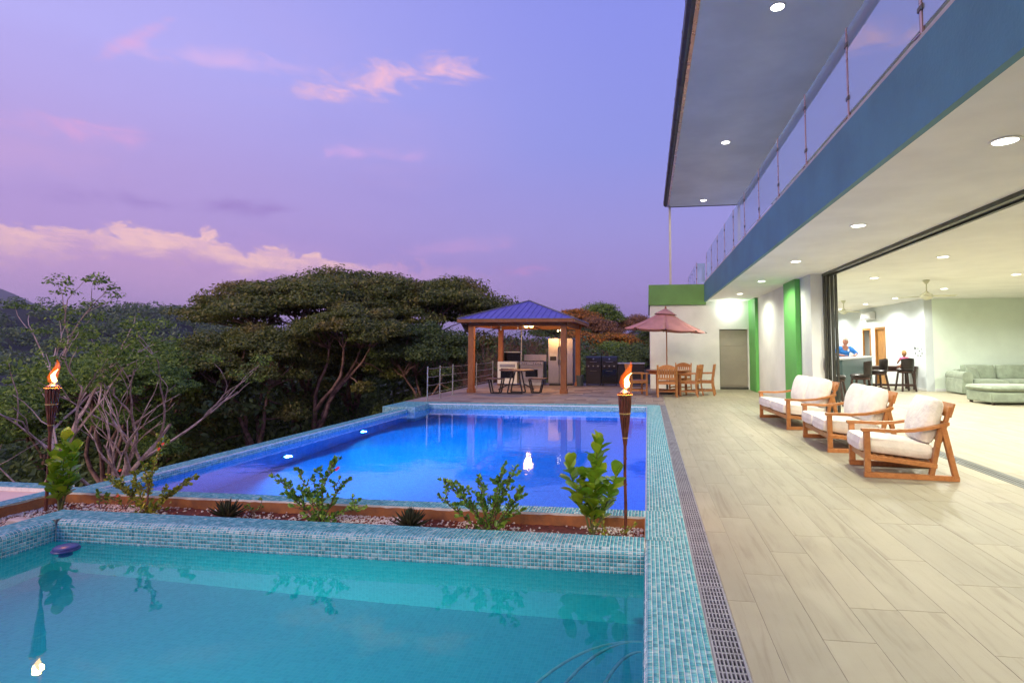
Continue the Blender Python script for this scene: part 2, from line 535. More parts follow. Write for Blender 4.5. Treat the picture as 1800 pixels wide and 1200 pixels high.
def plankmat(name, base_a, base_b, dark, light):
    """pale wood-look porcelain: each board its own tone, grain running along Y"""
    T = mat_base(name)
    g = T.node('ShaderNodeNewGeometry', None, None)
    rnd = T.node('ShaderNodeObjectInfo', None, None).outputs['Random']
    r = T.m('FRACT', T.m('ADD', T.m('MULTIPLY', g.outputs['Random Per Island'], 13.7), T.m('MULTIPLY', rnd, 17.3)))
    off = T.comb(T.m('MULTIPLY', r, 31.0), T.m('MULTIPLY', r, 57.0), 0.0)
    p = T.vm('ADD', g.outputs['Position'], off)
    n1 = T.noise(T.vm('MULTIPLY', p, (9.0, 0.8, 1.0)), 1.0, 6, 0.6, 1.4)
    n2 = T.noise(T.vm('MULTIPLY', p, (60.0, 2.2, 1.0)), 1.0, 4, 0.6, 0.6)
    n3 = T.noise(T.vm('MULTIPLY', p, (3.2, 1.1, 1.0)), 1.0, 3, 0.5, 0.5)
    cl = T.mix(r, base_a, base_b)
    cl = T.mix(T.m('MULTIPLY', T.smooth(n1, 0.5, 0.8), 0.6), cl, dark)
    cl = T.mix(T.m('MULTIPLY', T.smooth(n3, 0.5, 0.75), 0.5), cl, light)
    cl = T.mix(T.m('MULTIPLY', T.smooth(n2, 0.55, 0.8), 0.28), cl, dark)
    wear = T.noise(g.outputs['Position'], 0.9, 7, 0.62, 0.6)
    k = T.m('ADD', 0.82, T.m('MULTIPLY', wear, 0.34))
    cl = T.mix(1.0, cl, T.comb(k, k, k), 'MULTIPLY')
    spots = T.noise(g.outputs['Position'], 13.0, 4, 0.7, 0.4)
    cl = T.mix(T.m('MULTIPLY', T.smooth(spots, 0.66, 0.78), 0.22), cl, dark)
    bmp = T.node('ShaderNodeBump', {'Strength': 0.12, 'Distance': 0.003, 'Height': n2})
    b = T.node('ShaderNodeBsdfPrincipled', {'Base Color': cl, 'Roughness': T.m('ADD', 0.42, T.m('MULTIPLY', n1, 0.22)), 'Normal': bmp, 'Specular IOR Level': 0.4})
    T.node('ShaderNodeOutputMaterial', {'Surface': b}, None)

pm('plaster_white', (0.76, 0.77, 0.74), 0.75, 0.05, 1.1, 0.12, 45, detail=8)
pm('ceiling_white', (0.90, 0.91, 0.86), 0.8, 0.03, 1.2, 0.03, 40)
pm('soffit_grey', (0.76, 0.78, 0.77), 0.75, 0.05, 0.7, 0.08, 35, detail=8)
pm('slate_blue', (0.095, 0.25, 0.30), 0.6, 0.08, 0.9, 0.12, 35, detail=8)
pm('leaf_green', (0.11, 0.40, 0.09), 0.55, 0.05, 2.0, 0.05, 50)
pm('olive_green', (0.13, 0.29, 0.075), 0.6, 0.05, 2.0, 0.05, 50)
pm('sage_wall', (0.76, 0.86, 0.74), 0.8, 0.03, 1.2, 0.05, 50)
pm('ice_wall', (0.60, 0.65, 0.66), 0.8, 0.03, 1.2, 0.05, 50)
pm('grout', (0.86, 0.84, 0.80), 0.8, 0.06, 20, 0.1)
pm('deck_grout', (0.46, 0.42, 0.32), 0.85, 0.06, 20, 0.1)
pm('track_metal', (0.10, 0.10, 0.085), 0.4, 0.1, 8, 0.0, metal=0.7)
pm('gutter_brown', (0.10, 0.085, 0.08), 0.45, 0.1, 3, 0.03)
pm('post_cream', (0.55, 0.50, 0.44), 0.5, 0.06, 4, 0.03)
pm('rail_copper', (0.62, 0.42, 0.38), 0.28, 0.06, 6, 0.0, metal=0.8)
pm('steel', (0.42, 0.40, 0.38), 0.30, 0.06, 4, 0.02, 60, metal=1.0, stretch=(20, 20, 1))
pm('steel_dull', (0.45, 0.46, 0.46), 0.4, 0.08, 6, 0.02, metal=0.9)
pm('black_plastic', (0.012, 0.012, 0.013), 0.35, 0.1, 10, 0.02)
pm('black_glass', (0.006, 0.006, 0.008), 0.08, 0.1, 4)
pm('grill_black', (0.016, 0.014, 0.015), 0.3, 0.15, 5, 0.03)
pm('door_taupe', (0.30, 0.27, 0.22), 0.5, 0.05, 2, 0.03)
pm('grate_grey', (0.30, 0.30, 0.33), 0.5, 0.1, 6, 0.06, isl=0.05)
pm('drain_dark', (0.012, 0.012, 0.014), 0.9, 0.1)
pm('cream_cloth', (0.82, 0.78, 0.70), 0.9, 0.05, 5, 0.55, 20, sheen=0.2)
pm('sage_cloth', (0.27, 0.32, 0.23), 0.95, 0.09, 5, 0.5, 18, sheen=0.25)
pm('rose_canvas', (0.52, 0.23, 0.22), 0.85, 0.07, 3, 0.12, 200)
pm('dark_leather', (0.022, 0.014, 0.011), 0.32, 0.2, 12, 0.12, 60)
pm('espresso_wood', (0.045, 0.018, 0.012), 0.4, 0.2, 12, 0.05)
pm('teal_panel', (0.05, 0.09, 0.088), 0.35, 0.12, 4, 0.04)
pm('counter_top', (0.42, 0.44, 0.42), 0.25, 0.1, 20)
pm('mulch', (0.17, 0.035, 0.018), 0.95, 0.25, 30, 0.5, 60)
pm('terracotta', (0.42, 0.165, 0.055), 0.9, 0.14, 8, 0.35, 40, c2=(0.30, 0.13, 0.06))
pm('pink_plaster', (0.80, 0.60, 0.50), 0.8, 0.05, 3, 0.06)
pm('roof_indigo', (0.15, 0.115, 0.50), 0.38, 0.07, 3, 0.04, metal=0.25)
pm('roof_edge', (0.16, 0.15, 0.17), 0.5, 0.07, 3)
pm('bamboo', (0.16, 0.038, 0.018), 0.5, 0.25, 14, 0.1)
pm('cane', (0.55, 0.33, 0.10), 0.6, 0.15, 14)
pm('bark_pink', (0.34, 0.20, 0.15), 0.9, 0.3, 3, 0.5, 20, c2=(0.13, 0.065, 0.05))
pm('bark_pale', (0.74, 0.56, 0.49), 0.85, 0.2, 6, 0.3, 30, c2=(0.42, 0.27, 0.23))
pm('twig_red', (0.21, 0.10, 0.075), 0.9, 0.25, 6, 0.2)
pm('stem_green', (0.14, 0.16, 0.05), 0.7, 0.2, 10)
pm('earth', (0.045, 0.035, 0.02), 0.95, 0.3, 0.6, 0.5, 3)
pm('hill_soil', (0.03, 0.035, 0.025), 0.95, 0.3, 0.02)
pm('mountain_cover', (0.03, 0.04, 0.03), 0.95, 0.2, 0.004)
pm('flower_pink', (0.75, 0.05, 0.18), 0.6, 0.1, 20)
pm('flower_red', (0.70, 0.04, 0.02), 0.6, 0.1, 20)
pm('float_blue', (0.075, 0.09, 0.30), 0.35, 0.1, 8)
pm('skin', (0.36, 0.15, 0.095), 0.55, 0.06, 20, 0.05)
pm('hair_white', (0.55, 0.50, 0.42), 0.8, 0.1, 60, 0.5, 120)
pm('hair_blonde', (0.42, 0.22, 0.08), 0.7, 0.2, 60, 0.5, 120)
pm('shirt_blue', (0.03, 0.21, 0.66), 0.85, 0.12, 12, 0.15, 80)
pm('shirt_pink', (0.75, 0.14, 0.30), 0.85, 0.1, 12, 0.15, 80)
pm('badge_white', (0.8, 0.85, 0.8), 0.6, 0.03, 9)
pm('appliance_white', (0.70, 0.72, 0.72), 0.35, 0.03, 2)
pm('fan_cream', (0.62, 0.62, 0.46), 0.5, 0.04, 3)
pm('mat_straw', (0.55, 0.45, 0.33), 0.9, 0.15, 40, 0.3)
pm('stone_block', (0.60, 0.52, 0.47), 0.85, 0.12, 14, 0.3)
pm('bin_grey', (0.05, 0.07, 0.08), 0.5, 0.1, 6)
pm('ink', (0.05, 0.05, 0.05), 0.7)
wood('teak', (0.50, 0.215, 0.07), (0.36, 0.135, 0.04), (3, 3, 3), 0.4, 0.15)
wood('teak_dark', (0.36, 0.12, 0.032), (0.22, 0.065, 0.018), (4, 4, 4), 0.45)
wood('cedar', (0.33, 0.115, 0.035), (0.23, 0.075, 0.024), (2, 2, 1), 0.55)
wood('knotty', (0.50, 0.25, 0.06), (0.28, 0.11, 0.02), (5, 5, 1), 0.35, 0.2)
wood('table_board', (0.19, 0.10, 0.07), (0.11, 0.055, 0.04), (3, 3, 3), 0.5)
plankmat('deck_plank', (0.385, 0.34, 0.232), (0.335, 0.30, 0.208), (0.20, 0.165, 0.108), (0.44, 0.40, 0.285))
emis('lamp_white', (1.0, 0.97, 0.86, 1), 14.0)
emis('lamp_warm', (1.0, 0.55, 0.18, 1), 14.0)
emis('lamp_amber', (1.0, 0.75, 0.4, 1), 9.0)
emis('pool_lamp', (0.35, 0.7, 1.0, 1), 3.2)
emis('flame_core', (1.0, 0.62, 0.18, 1), 12.0)
tilemat('mosaic_aqua', [(0.0, (0.05, 0.30, 0.36)), (0.3, (0.08, 0.40, 0.47)), (0.6, (0.12, 0.47, 0.55)), (0.88, (0.20, 0.55, 0.62)), (1.0, (0.38, 0.62, 0.66))])
mosaic('spa_tile', (0.06, 0.66, 0.70), (0.10, 0.74, 0.78), (0.22, 0.78, 0.80))
mosaic('pool_tile', (0.03, 0.27, 0.60), (0.05, 0.38, 0.74), (0.12, 0.46, 0.8))
water('spa_water_surface', (0.45, 0.97, 0.97, 1), 0.05, 2.2)
water('pool_water_surface', (0.35, 0.75, 1.0, 1), 0.09, 3.2, 0.03)
glassmat('clear_glass', (0.86, 0.92, 0.98, 1), 1.7)
leafmat('leaf_rain', [(0, (0.091, 0.120, 0.028)), (0.5, (0.174, 0.202, 0.045)), (0.88, (0.281, 0.284, 0.065)), (1, (0.429, 0.359, 0.105))], 0.3, patch=(0.363, 0.224, 0.059), pscale=0.45)
leafmat('leaf_dark', [(0, (0.077, 0.113, 0.033)), (0.6, (0.131, 0.187, 0.053)), (1, (0.231, 0.284, 0.073))], 0.3)
leafmat('leaf_bright', [(0, (0.068, 0.122, 0.028)), (0.5, (0.201, 0.306, 0.056)), (1, (0.467, 0.581, 0.111))], 0.35)
leafmat('leaf_orange', [(0, (0.116, 0.101, 0.026)), (0.35, (0.281, 0.168, 0.039)), (0.7, (0.800, 0.269, 0.044)), (1, (0.800, 0.381, 0.054))], 0.3, patch=(0.116, 0.158, 0.044), pscale=0.25)
leafmat('leaf_rust', [(0, (0.115, 0.074, 0.042)), (0.6, (0.383, 0.184, 0.088)), (1, (0.613, 0.294, 0.106))], 0.3)
leafmat('leaf_hill', [(0, (0.063, 0.106, 0.046)), (0.6, (0.161, 0.229, 0.083)), (1, (0.320, 0.381, 0.133))], 0.2)
leafmat('leaf_fleshy', [(0, (0.150, 0.285, 0.018)), (0.5, (0.240, 0.405, 0.027)), (1, (0.450, 0.540, 0.038))], 0.25, 0.3, 0.5)
leafmat('leaf_shrub', [(0, (0.066, 0.155, 0.024)), (0.6, (0.166, 0.332, 0.044)), (1, (0.442, 0.619, 0.082))], 0.3, 0.35, 0.5)
leafmat('leaf_shrub_gold', [(0, (0.125, 0.175, 0.019)), (0.6, (0.300, 0.338, 0.031)), (1, (0.525, 0.450, 0.050))], 0.3, 0.35, 0.5)
leafmat('leaf_agave', [(0, (0.03, 0.035, 0.02)), (0.6, (0.055, 0.07, 0.035)), (1, (0.10, 0.10, 0.05))], 0.15, 0.5, 0.4, patch=(0.08, 0.035, 0.03), pscale=9.0)
leafmat('pebble', [(0, (0.20, 0.04, 0.02)), (0.22, (0.34, 0.10, 0.05)), (0.28, (0.66, 0.54, 0.47)), (1, (0.85, 0.77, 0.71))], 0.0, 0.8, 0.3)
leafmat('paver_stone', [(0, (0.20, 0.15, 0.14)), (0.3, (0.27, 0.20, 0.17)), (0.55, (0.36, 0.27, 0.22)), (0.8, (0.24, 0.21, 0.21)), (1, (0.42, 0.32, 0.25))], 0.0, 0.75, 0.3, patch=(0.18, 0.13, 0.11), pscale=3.0)
def flame_outer():
    T = mat_base('flame_outer')
    e = T.node('ShaderNodeEmission', {'Color': (1.0, 0.14, 0.01, 1), 'Strength': 2.2})
    t = T.node('ShaderNodeBsdfTransparent')
    mx = T.node('ShaderNodeMixShader', {0: 0.86, 1: e, 2: t})
    T.node('ShaderNodeOutputMaterial', {'Surface': mx}, None)
flame_outer()
HAZE = True

# ================================================================== terrain
def ground_z(x, y):
    # a shelf round the terrace, then a wooded slope down to the west and north and a rise to the north-east
    dl = max(0.0, -6.6 - x); db = max(0.0, y - 23.0)
    down = 5.6 * (1 - math.exp(-dl / 7.0)) if dl > 0 else 0
    t = 1 / (1 + math.exp(-(x + 14.0) / 3.0))
    back = db * 0.05 * t - (1 - t) * 4.5 * (1 - math.exp(-db / 10.0)) * (1 if dl <= 0 else 0.2)
    far = max(0.0, math.hypot(x, y) - 70)
    return -1.7 - down + back * 1.0 - 0.00 * far + 0.35 * math.sin(x * .31 + 1) * math.sin(y * .27) * min(1, (dl + db) / 6)
def terrain():
    xs = np.concatenate([np.linspace(-9000, -700, 10), np.linspace(-600, -80, 14), np.linspace(-75, 30, 64), np.linspace(40, 600, 12), np.linspace(800, 9000, 8)])
    ys = np.concatenate([np.linspace(-3000, -100, 8), np.linspace(-60, -6, 8), np.linspace(-4, 95, 64), np.linspace(110, 700, 14), np.linspace(900, 12000, 10)])
    V = [(x, y, ground_z(x, y) if abs(x) < 650 and y < 720 else -7.5 if x < 0 else 2.0) for y in ys for x in xs]
    n = len(xs)
    F = [(j * n + i, j * n + i + 1, (j + 1) * n + i + 1, (j + 1) * n + i) for j in range(len(ys) - 1) for i in range(n - 1)]
    return fast_mesh('ground', V, F, 'earth', kind='structure', smooth=True)
terrain()

# ================================================================== mosaic strips: real tiles set along a profile
def tile_strip(name, prof, a0, a1, axis, parent, mat='mosaic_aqua', p=0.0277, g=0.0036, e=0.0009):
    """prof: polyline in (across, z); tiles are laid along it and repeated along 'axis' from a0 to a1"""
    P = np.array(prof, float)
    seg = np.linalg.norm(np.diff(P, axis=0), axis=1)
    S_ = np.concatenate([[0], np.cumsum(seg)])
    L = S_[-1]
    rows = max(1, round(L / p)); pr = L / rows
    cols = max(1, round((a1 - a0) / p)); pc = (a1 - a0) / cols
    def at(s):
        return np.array([np.interp(s, S_, P[:, 0]), np.interp(s, S_, P[:, 1])])
    V = []; F = []
    jit = np.random.default_rng(len(prof) * 7 + rows)
    for i in range(rows):
        q0 = at(i * pr + g / 2); q1 = at((i + 1) * pr - g / 2)
        t = q1 - q0; t /= np.linalg.norm(t); nr = np.array([t[1], -t[0]])
        for j in range(cols):
            b0 = a0 + j * pc + g / 2; b1 = a0 + (j + 1) * pc - g / 2
            k = len(V)
            ee = e + jit.uniform(-.0002, .0003); tl = jit.uniform(-.0002, .0002)
            for off, q, b in ((ee + tl, q0, b0), (ee - tl, q1, b0), (ee - tl, q1, b1), (ee + tl, q0, b1), (-.0015, q0, b0), (-.0015, q1, b0), (-.0015, q1, b1), (-.0015, q0, b1)):
                r = q + nr * off
                V.append((b, r[0], r[1]) if axis == 'x' else (r[0], b, r[1]))
            F += [(k, k + 1, k + 2, k + 3), (k + 4, k + 5, k + 1, k), (k + 5, k + 6, k + 2, k + 1), (k + 6, k + 7, k + 3, k + 2), (k + 7, k + 4, k, k + 3)]
    o_ = fast_mesh(name, V, F, mat, parent, kind='stuff')
    b_ = MB()
    for i in range(len(P)):
        t = P[min(i + 1, len(P) - 1)] - P[max(i - 1, 0)]; t /= np.linalg.norm(t); q = P[i] + np.array([t[1], -t[0]]) * -.0008
        for b in (a0, a1):
            b_.v.append((b, q[0], q[1]) if axis == 'x' else (q[0], b, q[1]))
    b_.f = [(2 * i, 2 * i + 1, 2 * i + 3, 2 * i + 2) for i in range(len(P) - 1)]
    b_.build('grout_bed', 'grout', parent)
    return o_

def arc(cx, cz, r, a0, a1, n=5):
    return [(cx + r * math.cos(R(a0 + (a1 - a0) * k / n)), cz + r * math.sin(R(a0 + (a1 - a0) * k / n))) for k in range(n + 1)]

# ================================================================== big pool
PW = -0.14   # pool water level
SW = -0.18   # spa water level
pool = thing('swimming_pool', 'long blue-lit pool with aqua mosaic rim beside the drain grating', 'swimming pool')
mb = MB()
# basin: floor and four inner walls, solid outside
mb.box((-6.0, 4.9, -1.8), (0.0, 13.9, -1.6))
basin_floor = mb.build('basin_floor', 'pool_tile', pool)
mb = MB(); mb.box((-6.05, 5.06, -1.95), (-5.82, 13.0, -0.055)); mb.build('wall', 'grout', pool)
mb = MB(); mb.box((-5.819, 5.07, -1.95), (-5.815, 13.0, PW)); mb.build('wall_lining', 'pool_tile', pool)
mb = MB(); mb.box((-5.62, 13.75, -1.95), (0.29, 14.15, -0.003)); mb.build('wall', 'grout', pool)
mb = MB(); mb.box((-5.6, 13.744, -1.95), (-0.03, 13.749, PW - .004)); mb.build('wall_lining', 'pool_tile', pool)
mb = MB(); mb.box((-6.05, 4.88, -1.95), (-0.03, 5.06, -0.003)); mb.build('wall', 'grout', pool)
mb = MB(); mb.box((-5.8, 5.061, -1.95), (-0.03, 5.065, -.05)); mb.build('wall_lining', 'pool_tile', pool)
mb = MB(); mb.box((0.012, -1.5, -1.95), (0.29, 13.75, -0.003)); mb.box((-0.028, -1.5, -1.95), (0.011, 13.75, -0.06)); mb.build('wall', 'grout', pool)
mb = MB(); mb.box((-0.036, 5.07, -1.95), (-0.031, 13.74, PW - .004)); mb.build('wall_lining', 'pool_tile', pool)
mb = MB(); mb.box((-6.45, 12.9, -1.9), (-5.62, 14.15, -0.003)); mb.build('corner_block', 'grout', pool)
tile_strip('coping_tiles', [(0.29, 0)] + [(-.005, 0)] + arc(-.005, -.03, .03, 90, 180, 4)[1:] + [(-.035, PW)], 5.06, 13.75, 'y', pool)
tile_strip('coping_tiles', [(-0.03, 0), (0.29, 0)][::-1], 4.38, 5.06, 'y', pool)
tile_strip('coping_tiles', [(5.06, 0), (4.88, 0)], -6.05, -0.035, 'x', pool)
tile_strip('coping_tiles', [(14.15, 0), (13.76, 0), (13.748, -.012), (13.748, PW)], -5.62, 0.29, 'x', pool)
tile_strip('coping_tiles', [(-5.815, PW), (-5.815, -.06), (-5.825, -.052), (-6.05, -.052)], 5.06, 12.9, 'y', pool)
tile_strip('coping_tiles', [(14.15, 0), (12.9, 0), (12.898, -.004), (12.898, -.25)], -6.45, -5.62, 'x', pool)
tile_strip('coping_tiles', [(-5.618, PW), (-5.618, -.003), (-5.62, 0)], 12.9, 13.75, 'y', pool)
# underwater lamps: two along the infinity wall
for k, (xx, yy, zz, pw, ang) in enumerate(((-5.813, 8.3, -1.0, 1900.0, 90), (-5.813, 10.7, -.95, 1900.0, 90))):
    l = MB(); l.lathe([(0.085, 0), (0.085, 0.012), (0.07, 0.02)], 20, caps=True)
    ring = l.build('underwater_lamp', 'steel', pool, 40, loc=(xx, yy, zz), rot=(0, R(ang), 0))
    l = MB(); l.lathe([(0.062, 0.0), (0.062, 0.024), (0.03, 0.032), (0.001, 0.033)], 20)
    l.build('lens', 'pool_lamp', ring, 40)
    a = lamp('SPOT', 'pool_lamp_beam', (0, 0, 0.06), pw, (0.02, 0.52, 1.0), ring, 0.06, spot_size=R(165), spot_blend=1.0)
    a.rotation_euler = (R(180), 0, 0)
wm = MB(); wm.add([(-5.83, 5.05, PW), (-0.03, 5.05, PW), (-0.03, 13.76, PW), (-5.83, 13.76, PW)], [(0, 1, 2, 3)])
tag(wm.build('pool_water', 'pool_water_surface', None, kind='structure'))

# ================================================================== spa in front
spa = thing('plunge_pool', 'teal plunge pool with rounded mosaic rim in front of the planter', 'plunge pool')
mb = MB(); mb.box((-5.2, 0.6, -1.15), (0.0, 4.3, -0.95)); mb.build('basin_floor', 'spa_tile', spa)
mb = MB(); mb.box((-5.2, 4.106, -1.3), (-0.03, 4.36, -.055)); mb.box((-5.2, 4.15, -.055), (-0.03, 4.36, -.004)); mb.build('wall', 'grout', spa)
mb = MB(); mb.box((-4.95, 4.098, -1.3), (-0.03, 4.104, SW - .003)); mb.build('wall_lining', 'spa_tile', spa)
mb = MB(); mb.box((-5.2, 0.6, -1.3), (-4.956, 4.106, -.055)); mb.box((-5.2, .6, -.055), (-5.0, 4.15, -.004)); mb.build('wall', 'grout', spa)
mb = MB(); mb.box((-4.954, 0.6, -1.3), (-4.948, 4.1, SW - .003)); mb.build('wall_lining', 'spa_tile', spa)
mb = MB(); mb.box((-0.036, 0.6, -1.3), (-0.0305, 4.1, SW - .003)); mb.build('wall_lining', 'spa_tile', spa)
mb = MB(); mb.box((-5.2, 0.35, -1.3), (-0.03, 0.6, -.004)); mb.build('wall', 'grout', spa)
tile_strip('rim_tiles', [(4.36, 0), (4.155, 0)] + arc(4.155, -.05, .05, 90, 180, 5)[1:] + [(4.105, SW - .01)], -4.95, -0.035, 'x', spa)
tile_strip('rim_tiles', [(-4.952, SW - .01), (-4.952, -.05)] + arc(-5.002, -.05, .05, 0, 90, 5)[1:] + [(-5.2, 0)], 1.6, 4.10, 'y', spa)
tile_strip('rim_tiles', [(0.29, 0), (0.0, 0)] + arc(0.0, -.035, .035, 90, 180, 4)[1:] + [(-.035, SW - .01)], 1.4, 4.38, 'y', spa)
tile_strip('rim_tiles', [(4.38, .004), (4.30, .004)], -0.03, 0.17, 'x', spa)
tile_strip('rim_tiles', [(4.36, 0), (4.10, 0)], -5.2, -4.955, 'x', spa)
# added lamp, unseen on the near wall, put in to brighten the spa water
l = MB(); l.lathe([(0.085, 0), (0.085, 0.012), (0.07, 0.02)], 20)
ring = l.build('underwater_lamp', 'steel', spa, 40, loc=(-2.4, .602, -.42), rot=(R(-90), 0, 0))
l = MB(); l.lathe([(0.062, 0.0), (0.062, 0.024), (0.03, 0.032), (0.001, 0.033)], 20); l.build('lens', 'pool_lamp', ring, 40)
a = lamp('SPOT', 'added_spa_beam', (0, 0, .06), 250.0, (0.5, 0.97, 1.0), ring, .06, spot_size=R(150), spot_blend=1.0)
a.rotation_euler = (R(180 - 50), 0, 0)
# curved entry steps in the corner
for k, (a, b, z) in enumerate(((0.82, 1.55, -.80), (0.55, 1.38, -.61), (0.26, 1.1, -.42))):
    poly = [(-0.037, 0.62)] + [(-0.037 - a * math.sin(PI / 2 * i / 20), 2.2 + b * math.cos(PI / 2 * i / 20)) for i in range(21)] + [(-0.037 - a, 0.62)]
    s_ = MB(); s_.prism(poly[::-1], -.949, z, 'z'); s_.build('step', 'spa_tile', spa)
    ed = [(-0.05 - (a + .006) * math.sin(PI / 2 * i / 20), 2.2 + (b + .006) * math.cos(PI / 2 * i / 20), z - .004) for i in range(21)]
    e_ = MB(); e_.tube(ed, 0.012, 6); e_.build('step_nosing', 'grout', spa, 60)
wm = MB(); wm.add([(-4.953, 0.6, SW), (-0.034, 0.6, SW), (-0.034, 4.105, SW), (-4.953, 4.105, SW)], [(0, 1, 2, 3)])
wm.build('spa_water', 'spa_water_surface', None, kind='structure')
# floating chlorine dispenser
fl = thing('chlorine_float', 'round violet-blue floating dispenser by the plunge pool wall', 'pool float', (-4.64, 3.93, SW))
m_ = MB(); m_.lathe([(0.03, -.012), (0.082, -.006), (0.095, .008), (0.092, .016), (0.08, .02)], 24); m_.build('float_ring', 'float_blue', fl, 40)
m_ = MB(); m_.lathe([(0.085, .0205), (0.083, .032), (0.07, .04), (0.02, .044)], 24); m_.build('lid', 'float_blue', fl, 40)
m_ = MB(); m_.lathe([(0.03, -.14), (0.045, -.13), (0.045, -.0125)], 16); m_.build('cartridge', 'float_blue', fl, 40)

# ================================================================== planter
pl = thing('planter', 'raised planting bed with rough orange render between the two pools', 'planter')
m_ = MB()
def rough_wall(x0, x1, y, nrm):
    n = int((x1 - x0) / .06); V = []; F = []
    for i in range(n + 1):
        for j in range(4):
            z = -.17 + j * .052
            V.append((x0 + (x1 - x0) * i / n, y + nrm * (random.uniform(0, .012)), z + (random.uniform(-.006, .003) if j == 3 else 0)))
    for i in range(n):
        for j in range(3):
            F.append((i * 4 + j, i * 4 + 4 + j, i * 4 + 5 + j, i * 4 + 1 + j))
    return V, F
V, F = rough_wall(-5.86, -0.031, 4.872, -1)
m_.add(V, F); m_.build('rendered_face', 'terracotta', pl, 50)
V, F = rough_wall(1.2, 4.87, 0, -1)
m_ = MB(); m_.add([(-5.855 - y, x, z) for x, y, z in V], [f[::-1] for f in F]); m_.build('rendered_face', 'terracotta', pl, 50)
m_ = MB(); m_.box((-0.0365, 4.362, -.2), (-.0305, 4.875, -.004)); m_.build('rendered_face', 'terracotta', pl)
m_ = MB()
V = []; F = []
def soil(x0, x1, y0, y1, nx, ny):
    o = len(V)
    for j in range(ny + 1):
        for i in range(nx + 1):
            x = x0 + (x1 - x0) * i / nx; y = y0 + (y1 - y0) * j / ny
            V.append((x, y, -.105 + .018 * math.sin(x * 3.1 + y * 2) * math.sin(y * 4.3 + 1) + random.uniform(-.006, .006)))
    for j in range(ny):
        for i in range(nx):
            F.append((o + j * (nx + 1) + i, o + j * (nx + 1) + i + 1, o + (j + 1) * (nx + 1) + i + 1, o + (j + 1) * (nx + 1) + i))
soil(-5.86, -.03, 4.36, 4.88, 180, 16); soil(-5.86, -5.19, 1.0, 4.36, 20, 90)
m_.add(V, F); m_.build('mulch_bed', 'mulch', pl, 60)
m_ = MB(); m_.box((-6.05, 1.0, -1.5), (-5.87, 4.88, -.003)); m_.build('outer_wall', 'grout', pl)
tile_strip('coping_tiles', [(-5.862, 0), (-6.05, 0)], 1.0, 4.88, 'y', pl)
# loose stones of the bed
def gravel():
    V = []; F = []
    oc = np.array([(1, 0, 0), (-1, 0, 0), (0, 1, 0), (0, -1, 0), (0, 0, 1), (0, 0, -1)], float)
    fc = [(0, 2, 4), (2, 1, 4), (1, 3, 4), (3, 0, 4), (2, 0, 5), (1, 2, 5), (3, 1, 5), (0, 3, 5)]
    g = np.random.default_rng(5)
    spots = []
    while len(spots) < 7000:
        if g.random() < .8:
            x, y = g.uniform(-5.85, -.05), g.uniform(4.37, 4.865)
        else:
            x, y = g.uniform(-5.84, -5.21), g.uniform(2.2, 4.37)
        if math.sin(x * 2.3 + 1) + math.sin(x * 5.1 + y * 7) * .8 + g.normal() * .7 > -.1:
            spots.append((x, y))
    for x, y in spots:
        s = g.uniform(.007, .017); k = len(V)
        a = g.uniform(0, 6.28); ca, sa = math.cos(a), math.sin(a)
        for p in oc:
            q = p * s * np.array([g.uniform(.8, 1.5), g.uniform(.6, 1.0), g.uniform(.5, .8)])
            V.append((x + q[0] * ca - q[1] * sa, y + q[0] * sa + q[1] * ca, -.098 + .018 * math.sin(x * 3.1 + y * 2) * math.sin(y * 4.3 + 1) + q[2]))
        F += [tuple(i + k for i in f) for f in fc]
    o = fast_mesh('gravel', V, F, 'pebble', kind='stuff', k=3)
    tag(o, 'white and red pebbles scattered over the planting bed', 'gravel')
gravel()
m_ = MB(); m_.box((-.09, -.05, 0), (.09, .05, .05), .008)
tag(m_.build('stone_block', 'stone_block', None, loc=(-5.45, 4.22, -.1), rot=(0, 0.05, 0.15)), 'pale cut stone block lying in the gravel bed corner', 'stone')
# pale ledge of the catch basin beyond the planter
m_ = MB(); m_.box((-12.0, -2.0, -1.6), (-6.052, 5.0, -.05)); tag(m_.build('plaster_ledge', 'pink_plaster', None), 'pale pink plastered ledge beyond the planter corner', 'ledge')
led = bpy.data.objects['plaster_ledge']
m_ = MB(); m_.box((-12.0, 5.0, -1.6), (-6.052, 5.18, -.012)); m_.build('edge', 'grout', led)
tile_strip('edge_tiles', [(5.18, -.009), (5.0, -.009)], -9.2, -6.052, 'x', led)

# ================================================================== drain grating
dr = thing('drain_grating', 'long grey slotted drain grating between mosaic rim and deck', 'drain')
m_ = MB(); m_.box((0.291, -1.0, -.12), (0.441, 14.15, -.06)); m_.build('channel', 'drain_dark', dr)
m_ = MB(); m_.box((0.2912, -1.0, -.0595), (0.2955, 14.15, -.002)); m_.box((0.4365, -1.0, -.0595), (0.4405, 14.15, -.002)); m_.build('channel_side', 'grate_grey', dr)
GL = 0.505
g0 = MB()
for k in range(8):
    xx = 0.297 + k * (0.435 - 0.297 - .0075) / 7
    wd = .011 if k in (0, 7) else .0085
    g0.box((xx, .003, -.02), (xx + wd, GL - .003, .0), .0012)
for k in range(10):
    yy = .003 + k * (GL - .006 - .012) / 9
    g0.box((.3, yy, -.018), (.433, yy + (.012), -.0025))
gr = None
for k in range(28):
    y0 = 0.0 + k * GL
    if gr is None:
        gr = g0.build('grate', 'grate_grey', dr, loc=(0, y0, 0))
    else:
        inst(gr, dr, (0, y0, random.uniform(-.0008, .0008)))

